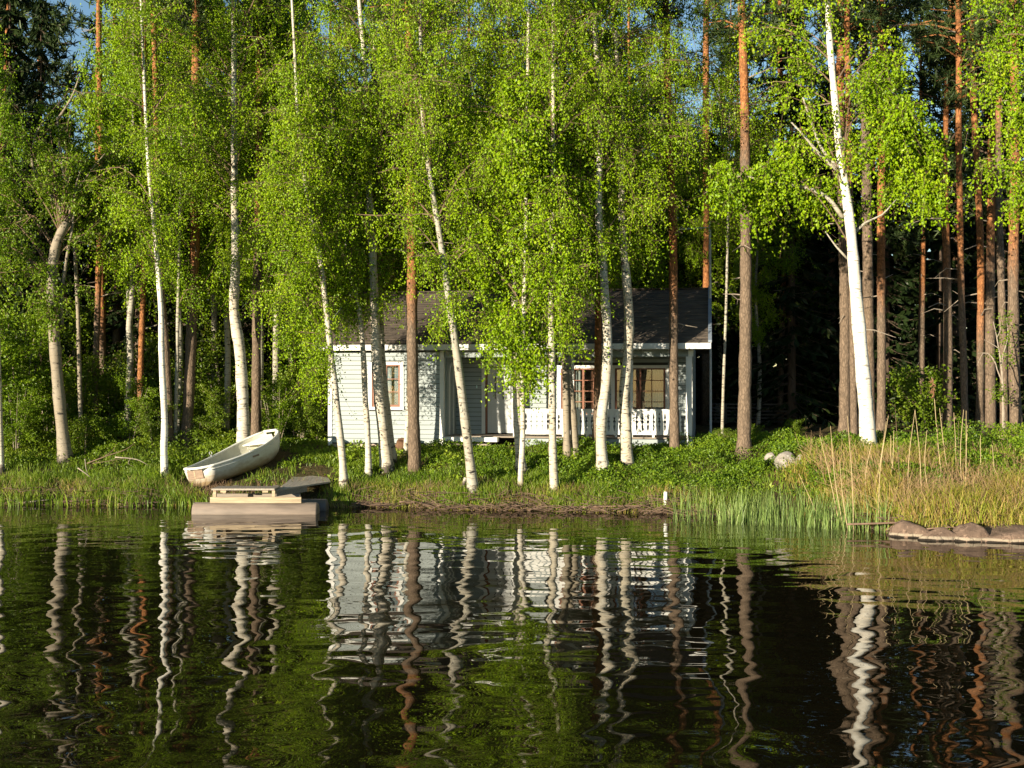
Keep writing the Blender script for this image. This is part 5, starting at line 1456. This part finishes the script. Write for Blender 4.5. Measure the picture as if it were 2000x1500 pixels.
# understorey bushes
bs = [make_bushy("leafy_bush", 2.6, 1.5, 11, M["shrub_leaf"], 5200), make_bushy("leafy_bush", 1.6, 1.1, 12, M["shrub_leaf"], 4200, 0.075), make_bushy("leafy_bush", 3.4, 1.7, 13, M["alder_leaf"], 6200, 0.09)]
ubs = set()
BUSH = [(-30, 31, 1.0), (40, 32, 1.1), (95, 33.5, 1.2), (150, 32.8, 0.8), (215, 34, 1.1), (290, 34.5, 1.0), (345, 35, 0.9), (400, 33.5, 0.9), (440, 34.5, 1.0), (530, 33, 0.7), (575, 33.6, 0.85), (600, 35, 1.0), (625, 36.5, 1.0),
        (30, 30.5, 0.55), (75, 31, 0.6), (165, 31, 0.6), (205, 31.3, 0.55), (255, 31.6, 0.5), (300, 31.3, 0.45), (385, 32.2, 0.5), (425, 32.6, 0.55), (545, 31.8, 0.45), (590, 32.2, 0.5), (620, 32.6, 0.4),
        (10, 34.5, 1.4), (120, 36, 1.4), (60, 37, 1.6), (250, 37, 1.3), (470, 36.5, 1.2), (180, 36.5, 1.3), (380, 37, 1.3)]
for i, (px, D, s) in enumerate(BUSH):
    put(bs, ubs, px, D, rng.uniform(0, 6.28), s, where(px, "leafy bush", 0 if D < 32 else (1 if D < 34.6 else 2), s), "bush", "bushes of the thicket beside the cabin")
DARKB = [(1570, 39, 0.8, "dim leafy bush in the dark wood between the gable pine and the thick birch"), (1600, 41, 0.9, "taller dim bush deep in the dark wood beyond the thick birch"), (1800, 33.5, 1.1, "shaded sapling bush between thick birch and the pair of orange pines"), (1840, 34, 0.75, "low shaded bush at the foot of the pair of orange pines"),
         (1462, 29.6, 0.34, "small bright sapling growing beside the pine beyond the gable"), (1552, 30.5, 0.36, "small leafy sapling above the stones in the bilberry bank"), (1408, 29.5, 0.30, "small brown-tipped bush at the corner of the porch base")]
for px, D, s, lab in DARKB:
    x = (px - 1000) / F * D
    o = copy_tree(bs[1], (x, D, float(gz(x, D))), rng.uniform(0, 6.28), s, lab, "bushes beyond the gable")
# juniper-like young tree with bare silvery twigs
D = 27.5
x = (1958 - 1000) / F * D
jt = empty("young_tree", (x, D, float(gz(x, D)))); tag(jt, "young tree with bare silvery twigs and few leaves before the edge pines", "young tree")
b0 = np.array(jt.location)
jb = MB()
def jl(pts, r0, r1):
    P = catmull([at(a, c, D + (e[0] if e else 0)) - b0 for a, c, *e in pts], 0.1); jb.tube(P, np.linspace(r0, r1, len(P)), 6)
jl([(1960, 840), (1959, 780), (1957, 730), (1952, 690), (1945, 650), (1940, 628)], 0.035, 0.008)
jl([(1957, 745), (1947, 720), (1943, 705), (1930, 690), (1910, 690)], 0.016, 0.005)
jl([(1944, 710), (1935, 695), (1920, 690), (1908, 715)], 0.012, 0.004)
jl([(1955, 720), (1960, 690), (1968, 660), (1966, 620)], 0.018, 0.005)
jl([(1950, 680), (1935, 670), (1925, 665)], 0.01, 0.003)
jl([(1947, 660), (1955, 640), (1950, 620)], 0.01, 0.003)
jb.build("stem", M["dead_twig"], jt)
r_ = np.random.default_rng(3)
C = np.vstack([np.array(at(*c, D)) - b0 + r_.normal(0, 0.10, (60, 3)) for c in [(1960, 640), (1966, 665), (1940, 695), (1955, 760), (1948, 770), (1965, 620), (1968, 700), (1962, 775)]])
LV, LQ = leaf_arrays(r_, C, 0.07, 0.6, 0.2); obj("foliage", mesh_np("foliage", LV, LQ), M["shrub_leaf"], jt)

# ------------------------------------------------------------------ ground cover
def blades(rng, X, Y, H, lean, width, mat, name, label, base=None, kinds=None):
    n = len(X)
    Z = (gz(X, Y) if base is None else base) - 0.03
    a = rng.uniform(0, 6.283, n); l_ = lean * H * rng.uniform(0.2, 1.2, n)
    dx_, dy_ = np.cos(a) * l_, np.sin(a) * l_
    b = rng.uniform(0, 6.283, n); wx, wy = np.cos(b) * width, np.sin(b) * width
    V = np.empty((n, 5, 3))
    V[:, 0] = np.stack([X - wx, Y - wy, Z], -1); V[:, 1] = np.stack([X + wx, Y + wy, Z], -1)
    V[:, 2] = np.stack([X + dx_ * 0.35 + wx * 0.8, Y + dy_ * 0.35 + wy * 0.8, Z + H * 0.6], -1)
    V[:, 3] = np.stack([X + dx_ * 0.35 - wx * 0.8, Y + dy_ * 0.35 - wy * 0.8, Z + H * 0.6], -1)
    V[:, 4] = np.stack([X + dx_, Y + dy_, Z + H * (1 - 0.25 * lean)], -1)
    i = np.arange(n) * 5
    Q = np.stack([i, i + 1, i + 2, i + 3], -1); T = np.stack([i + 3, i + 2, i + 4], -1)
    o = obj(name, mesh_np(name, V.reshape(-1, 3), Q, T), mat)
    tag(o, label, "grass", kind="stuff")
    return o

def vnoise(x, y, s, seed=0):
    return 0.5 + 0.25 * (np.sin(x * s + seed) * np.cos(y * s * 1.3 + seed * 2) + np.sin(x * s * 2.1 + y * s * 1.7 + seed * 3) * 0.7 + np.cos(x * s * 0.6 - y * s * 2.3 + seed) * 0.6)

rg = np.random.default_rng(20)
def clear_spots(X, Y):
    """keep growth off boat, landing stage and trodden path"""
    bx, by = boat.location.x, boat.location.y
    u = (X - bx) * 0.5 + (Y - by) * 0.866; v = (X - bx) * 0.866 - (Y - by) * 0.5
    k_ = ~((u > -0.25) & (u < 3.15) & (np.abs(v) < 0.70))
    jit_ = 0.35 * (vnoise(X, Y, 6.0, 5) - 0.5) + rg.normal(0, 0.10, len(X))
    xl, xr = (405 - 1000) / F * Y, (650 - 1000) / F * Y - 0.15 + jit_
    spare = rg.uniform(0, 1, len(X)) < 0.10
    k_ &= ~((X > xl) & (X < xr) & (Y < 28.6 + jit_)) | (spare & (Y > 27.4))
    k_ &= ~((X > (575 - 1000) / F * Y + jit_) & (X < (640 - 1000) / F * Y + 1.5 * jit_) & (Y < 29.25 + 2 * jit_))
    k_ &= ~((X > (500 - 1000) / F * Y) & (X < (655 - 1000) / F * Y) & (Y >= 28.6 + jit_) & (Y < 29.5 + jit_) & (vnoise(X, Y, 3) < 0.6)) | spare
    # not inside the cabin
    cu = X * CT - (Y - CY) * ST; cv = X * ST + (Y - CY) * CT
    k_ &= ~((cu > U0 - 0.1) & (cu < U1 + 0.1) & (cv > -0.1) & (cv < DEP + 0.2))
    return k_

rg = np.random.default_rng(21)
# fresh grass on the bank
n = 150000
X = rg.uniform(-15, 9, n); t = 0.03 + rg.uniform(0, 1, n) ** 1.35 * 5.2
Y = shore(X) + t
dens = np.clip(1.35 - 0.16 * t, 0.15, 1) * np.clip(vnoise(X, Y, 1.9) * 1.7 - 0.15, 0.15, 1) * np.where(X > 2.2, np.clip(1 - (X - 2.2) / 6, 0.25, 1), 1)
k_ = (rg.uniform(0, 1, n) < dens) & clear_spots(X, Y)
X, Y, t = X[k_], Y[k_], t[k_]
H = rg.uniform(0.08, 0.30, len(X)) * (0.8 + 0.5 * vnoise(X, Y, 1.1, 4)) * np.where(X < -4.5, 1.0, 0.95) * np.clip(1.15 - 0.13 * t, 0.55, 1.1)
blades(rg, X, Y, H, 0.45, 0.0065, M["grass"], "bank_grass", "fresh green grass covering the lake bank")
# dry tufts along the waterline and on the spit
n = 90000
X = np.concatenate([rg.uniform(-14, 4.5, n // 3), rg.uniform(2.5, 11.5, 2 * n // 3)]); t = np.concatenate([rg.uniform(-0.15, 0.8, n // 3), rg.uniform(-0.1, 3.6, 2 * n // 3)])
Y = shore(X) + t
right = np.clip((X - 5.9) / 1.6, 0, 1)
dens = np.where(np.arange(len(X)) < n // 3, 0.60 * np.clip(vnoise(X, Y, 2.7, 2) * 1.6 - 0.3, 0, 1), right * np.clip(vnoise(X, Y, 1.3, 5) * 1.6, 0.3, 1))
k_ = (rg.uniform(0, 1, len(X)) < dens) & clear_spots(X, Y)
X, Y, t = X[k_], Y[k_], t[k_]; right = right[k_]
H = rg.uniform(0.12, 0.45, len(X)) * (0.6 + 1.0 * right) * (0.35 + 1.3 * vnoise(X, Y, 1.7, 9))
blades(rg, X, Y, H, 0.75, 0.0055, M["dry_grass"], "dry_grass", "straw and brown dead grass along the waterline and on the spit")
# reeds standing in the shallows
n = 3400
px = rg.uniform(1310, 1745, n); D = rg.uniform(21.6, 26.0, n)
px2 = 1310 + 430 * (rg.beta(1.5, 1.1, n)); px = np.where(rg.uniform(0, 1, n) < 0.7, px2, px)
X = (px - 1000) / F * D; t = D - shore(X)
k_ = (t > -1.9) & (t < 0.8) & (rg.uniform(0, 1, n) < np.clip(vnoise(X, D, 2.2, 7) * 1.5, 0.2, 1)) & (D > 22.2 + (1745 - px) * 0.004)
X, D, t = X[k_], D[k_], t[k_]
H = rg.uniform(0.45, 1.0, len(X)) + np.clip(-t, 0, 0.5) * 0.4
o = blades(rg, X, D, H, 0.18, 0.0075, M["reed"], "reed_bed", "thin young green reeds standing in the shallow water", base=np.minimum(gz(X, D), 0.0) - 0.15 + 0.0 * X)
o["category"] = "reeds"
# sparse green blades in the water on the boat side
n = 700
X = rg.uniform(-13, -6.2, n); Y = shore(X) + rg.uniform(-0.45, 0.15, n)
blades(rg, X, Y, rg.uniform(0.25, 0.55, n), 0.5, 0.010, M["grass"], "water_grass", "broad green blades leaning out over the waterline", base=np.full(n, -0.05))

# bilberry and heather carpet
def carpet(name, label, mat, n, xr, tr, hfun, dfun, leaf, seed):
    rg = np.random.default_rng(seed)
    X = rg.uniform(*xr, n); Y = shore(X) + rg.uniform(*tr, n)
    k_ = (rg.uniform(0, 1, n) < dfun(X, Y)) & clear_spots(X, Y)
    X, Y = X[k_], Y[k_]
    hh = hfun(X, Y)
    Z = gz(X, Y) + hh * np.sqrt(rg.uniform(0.05, 1, len(X)))
    P = np.stack([X, Y, Z], -1)
    LV, LQ = leaf_arrays(rg, P, leaf, 0.62, -0.35, 1.0)
    o = obj(name, mesh_np(name, LV, LQ), mat); tag(o, label, "undergrowth", kind="stuff")
    return o
M["herb_leaf"] = leaf_mat("herb_leaf", [(0.0, (0.09, 0.16, 0.012)), (0.5, (0.21, 0.30, 0.018)), (1.0, (0.34, 0.40, 0.05))], 0.35)
def stone_gap(x, y):
    px_ = 1000 + x / y * F
    return np.where(((px_ > 1492) & (px_ < 1578) & (y < 27.3) & (y > 25.6)) | ((px_ > 1036) & (px_ < 1070) & (y < 27.8) & (y > 26.9)), 0.12, 1.0)
hb = lambda x, y: (0.08 + 0.38 * np.clip(vnoise(x, y, 2.6, 3), 0, 1) ** 1.6) * np.where(x < 1.0, 0.7, 1.0)
carpet("bilberry_undergrowth", "low bilberry and bracken carpet in hummocks before the cabin", M["berry_leaf"], 150000, (-2.6, 9), (0.4, 6.5), hb,
       lambda x, y: np.clip(vnoise(x, y, 1.6, 1) * 1.9 - 0.25, 0.1, 1) * np.clip((y - shore(x) - np.where(x > 2, 0.3, 0.9)) / 1.2, 0, 1) * np.where(x < -1.0, 0.35, 1) * stone_gap(x, y), 0.062, 41)
carpet("thicket_undergrowth", "dark leafy ground plants under the thicket on the boat side", M["shrub_leaf"], 70000, (-17, -3.2), (1.8, 9), lambda x, y: (0.06 + 0.48 * np.clip(vnoise(x, y, 2.0, 6), 0, 1) ** 1.5) * np.where(x > -6.5, 0.45, 1.0),
       lambda x, y: np.clip(vnoise(x, y, 1.4, 8) * 1.8 - 0.3, 0.05, 1), 0.075, 42)
carpet("spit_undergrowth", "bushy green and rusty growth on the spit behind the dry reeds", M["berry_leaf"], 62000, (6.2, 13.5), (1.6, 6.0), lambda x, y: 0.2 + 0.65 * np.clip(vnoise(x, y, 1.7, 2), 0, 1) * np.clip((x - 5.5) / 4.0, 0.3, 1),
       lambda x, y: np.clip(vnoise(x, y, 1.5, 4) * 1.7, 0.2, 1) * stone_gap(x, y), 0.065, 43)
carpet("herb_undergrowth", "patches of larger-leaved herbs among the grass of the bank", M["herb_leaf"], 30000, (-9, 9), (0.7, 5.5), lambda x, y: 0.06 + 0.20 * np.clip(vnoise(x, y, 3.1, 11), 0, 1) ** 2,
       lambda x, y: np.clip(vnoise(x, y, 2.2, 12) * 2.6 - 1.35, 0.0, 1) * stone_gap(x, y), 0.11, 44)
# rusty twiggy heath on the spit
def twiggy(name, label, mat, n, xr, tr, h, seed):
    rg = np.random.default_rng(seed)
    X = rg.uniform(*xr, n); Y = shore(X) + rg.uniform(*tr, n)
    k_ = rg.uniform(0, 1, n) < np.clip(vnoise(X, Y, 1.9, 3) * 1.8 - 0.1, 0.1, 1); X, Y = X[k_], Y[k_]
    P0 = np.stack([X, Y, gz(X, Y) - 0.03], -1); m_ = len(X)
    H_ = h * rg.uniform(0.4, 1.1, m_)[:, None]
    d = unit(rg.normal(0, 0.45, (m_, 3)) + np.array([0, 0, 1.0]))
    P1 = P0 + d * H_ * 0.55; P2 = P1 + unit(d + rg.normal(0, 0.4, (m_, 3))) * H_ * 0.5
    V, Q = many_tubes(np.stack([P0, P1, P2], 1), np.array([0.006, 0.004, 0.002]))
    o = obj(name, mesh_np(name, V, Q), mat); tag(o, label, "heath", kind="stuff"); return o
M["litter_twig"] = simple("bank_litter", (0.15, 0.095, 0.055), 0.9, 0.4, 6, 0.1)
M["rust_twig"] = simple("rusty_twig", (0.32, 0.21, 0.11), 0.9, 0.35, 6, 0.1)
twiggy("heath_undergrowth", "rusty bare heath stems on the spit above the rocks", M["rust_twig"], 9000, (6.8, 12.5), (0.2, 3.4), 0.7, 51)
twiggy("bank_twig_litter", "brown dead stems along the eroded edge of the bank", M["litter_twig"], 4200, (-14, 5), (-0.1, 0.75), 0.30, 52)
# fallen driftwood litter along the waterline
rg = np.random.default_rng(61)
n = 900
X = np.concatenate([rg.uniform(-14, -8.2, 250), rg.uniform(-3.6, 4.5, 450), rg.uniform(6.5, 10.5, 200)]); Y = shore(X) + rg.uniform(-0.25, 0.35, n)
a = rg.normal(0, 0.5, n); L = rg.uniform(0.15, 0.8, n)
Z = np.maximum(gz(X, Y), 0.0) + rg.uniform(0.01, 0.12, n)
D0 = np.stack([np.cos(a) * L / 2, np.sin(a) * L / 2, rg.normal(0, 0.12, n) * L], -1); C = np.stack([X, Y, Z], -1)
V, Q = many_tubes(np.stack([C - D0, C + rg.normal(0, 0.02, (n, 3)), C + D0], 1), np.array([0.010, 0.009, 0.005]))
M["drift"] = simple("driftwood", (0.19, 0.125, 0.085), 0.9, 0.35, 5, 0.1)
tag(obj("driftwood_litter", mesh_np("driftwood_litter", V, Q), M["drift"]), "small washed-up sticks lying along the waterline", "driftwood", kind="stuff")

# larger fallen branches, each its own
def fallen(pts, r0, r1, D, mat, label, forks=()):
    base = at(pts[0][0], pts[0][1], D)
    b = MB()
    P = catmull([at(p_[0], p_[1], D + (p_[2] if len(p_) > 2 else 0)) - base for p_ in pts], 0.1)
    b.tube(P, np.linspace(r0, r1, len(P)), 6)
    for f in forks:
        P = catmull([at(p_[0], p_[1], D + (p_[2] if len(p_) > 2 else 0)) - base for p_ in f], 0.1)
        b.tube(P, np.linspace(r1 * 1.4, r1 * 0.5, len(P)), 5)
    o = b.build("fallen_branch", mat, None, True, base); tag(o, label, "branch", "fallen branches on the shore"); return o
fallen([(1655, 1024), (1720, 1022), (1800, 1019), (1900, 1017), (1985, 1020, 0.3)], 0.022, 0.008, 22.3, M["drift"], "long reddish branch lying flat above the rocks at the water")
fallen([(1900, 1024, -0.1), (1930, 1012), (1960, 1000), (1982, 986)], 0.022, 0.006, 22.0, M["drift"], "branch slanting upward above the largest shore rock", [[(1930, 1012), (1950, 1008), (1985, 1004)]])
fallen([(1810, 1033), (1850, 1030), (1890, 1031)], 0.016, 0.006, 21.7, M["drift"], "short stick resting over the low wedge-shaped rock")
fallen([(225, 893), (252, 895), (272, 899), (290, 909)], 0.018, 0.006, 28.9, M["dead_twig"], "bleached dead branch arching out of the grass between alder and shore birch", [[(255, 896), (250, 905), (262, 912)]])
fallen([(35, 983), (60, 980), (95, 976)], 0.025, 0.010, 27.55, M["dead_twig"], "pale stick lying in the waterline near the picture edge")
fallen([(152, 914), (168, 925), (176, 932)], 0.016, 0.008, 28.0, M["dead_twig"], "short pale stick poking from the grass under the alder", [[(166, 896), (168, 915), (172, 926)]])
fallen([(1138, 991), (1190, 989), (1240, 988), (1300, 990)], 0.02, 0.008, 26.0, M["drift"], "long thin stick along the waterline before the white stake")
fallen([(780, 980), (815, 981), (835, 988)], 0.02, 0.008, 27.0, M["drift"], "bent stick at the dark undercut bank beside the landing stage")
fallen([(170, 905), (210, 890), (245, 878), (262, 866)], 0.015, 0.005, 29.4, M["drift"], "brushwood pole leaning in the brown heap behind the bank grass", [[(180, 905), (215, 900), (255, 893)], [(205, 890), (220, 880), (228, 865)]])

# tall dry reeds on the spit, one by one
rg = np.random.default_rng(71)
REED = [(1845, 985, 1822, 740, 1), (1862, 985, 1835, 797, 0), (1760, 960, 1748, 790, 2), (1772, 965, 1787, 802, 0), (1640, 930, 1601, 850, 0), (1650, 925, 1622, 832, 0), (1668, 940, 1655, 812, 0), (1690, 940, 1704, 860, 0), (1702, 915, 1731, 823, 0),
        (1716, 930, 1735, 812, 0), (1734, 935, 1746, 840, 0), (1754, 900, 1740, 850, 0), (1800, 945, 1787, 800, 0), (1815, 920, 1810, 842, 0), (1866, 930, 1863, 806, 0), (1880, 935, 1882, 800, 0), (1885, 930, 1887, 802, 0), (1893, 910, 1890, 830, 0),
        (1873, 920, 1872, 822, 2), (1834, 910, 1832, 830, 2), (1920, 940, 1915, 850, 0), (1612, 985, 1560, 925, 0), (1660, 960, 1640, 900, 0), (1945, 960, 1938, 870, 0)]
KIND = ["bare dry reed stem", "tallest dry reed with a drooping brown plume", "green leafy stalk"]
for i, (x0, y0, x1, y1, kd) in enumerate(REED):
    D = 23.4 + 0.5 * math.sin(i * 1.9)
    b = at(x0, y0, D); g = float(gz(b[0], D)); b[2] = min(b[2], g)
    tp = at(x1, y1, D) - b
    root = empty("dry_reed" if kd < 2 else "leafy_stalk", b)
    bend = np.array([0.05 * math.sin(i * 3.3), 0.05, 0.0])
    P = catmull([np.zeros(3), tp * 0.5 + bend, tp], 0.15)
    MB().tube(P, np.linspace(0.009, 0.004, len(P)), 5).build("stem", M["dry_reed"] if kd < 2 else M["twig"], root)
    if kd == 1:
        pl = MB()
        for j in range(26):
            q = j / 26; s0 = tp * (1 - 0.14 * q) ; v = np.array([rg.normal(0, 0.05) - 0.03, rg.normal(0, 0.05), rg.uniform(-0.07, 0.03)])
            pl.tube([s0, s0 + v * 0.6, s0 + v + (0, 0, -0.02)], [0.008, 0.010, 0.003], 4)
        pl.build("plume", M["reed_plume"], root)
    if kd == 2:
        q = rg.uniform(0.25, 1.05, 60)[:, None]
        C = tp * q + rg.normal(0, 0.03, (60, 3)); LV, LQ = leaf_arrays(rg, C, 0.075, 0.5, -0.3); obj("foliage", mesh_np("foliage", LV, LQ), M["berry_leaf"], root)
    gname = "dry reed stalks on the spit"
    where_ = ["leaning towards the cabin", "standing upright", "leaning towards the edge pines"][0 if x1 < x0 - 6 else (2 if x1 > x0 + 6 else 1)]
    if kd == 1: lab = "tallest dry reed on the spit, topped by a drooping brown plume"
    elif kd == 2: lab = "green leafy stalk among the dry reeds on the spit, " + {2: "with a pale bud top", 18: "near the pair of orange pines"}.get(i, "just behind the tallest reed")
    else:
        lx, ln_ = min([(1560, "beyond the reed bed"), (1610, "at the thick birch's cabin side"), (1655, "before the thick birch"), (1705, "past the thick birch"), (1735, "by the tall twigs"), (1750, "by the leafy stalk"), (1787, "under the dark bush"),
                       (1810, "beside the tallest reed"), (1835, "against the tallest reed"), (1863, "between the tallest reed and the orange pines"), (1882, "before the pair of orange pines"), (1915, "under the redder pine"), (1938, "below the young tree")], key=lambda q: abs(q[0] - x1))
        lab = "dry reed stem " + ln_ + ", " + where_
        if lab in TAKEN: lab = "shorter " + lab
        if lab in TAKEN: lab = "thin " + lab
        TAKEN.add(lab)
    tag(root, lab, "reed" if kd < 2 else "plant", gname)
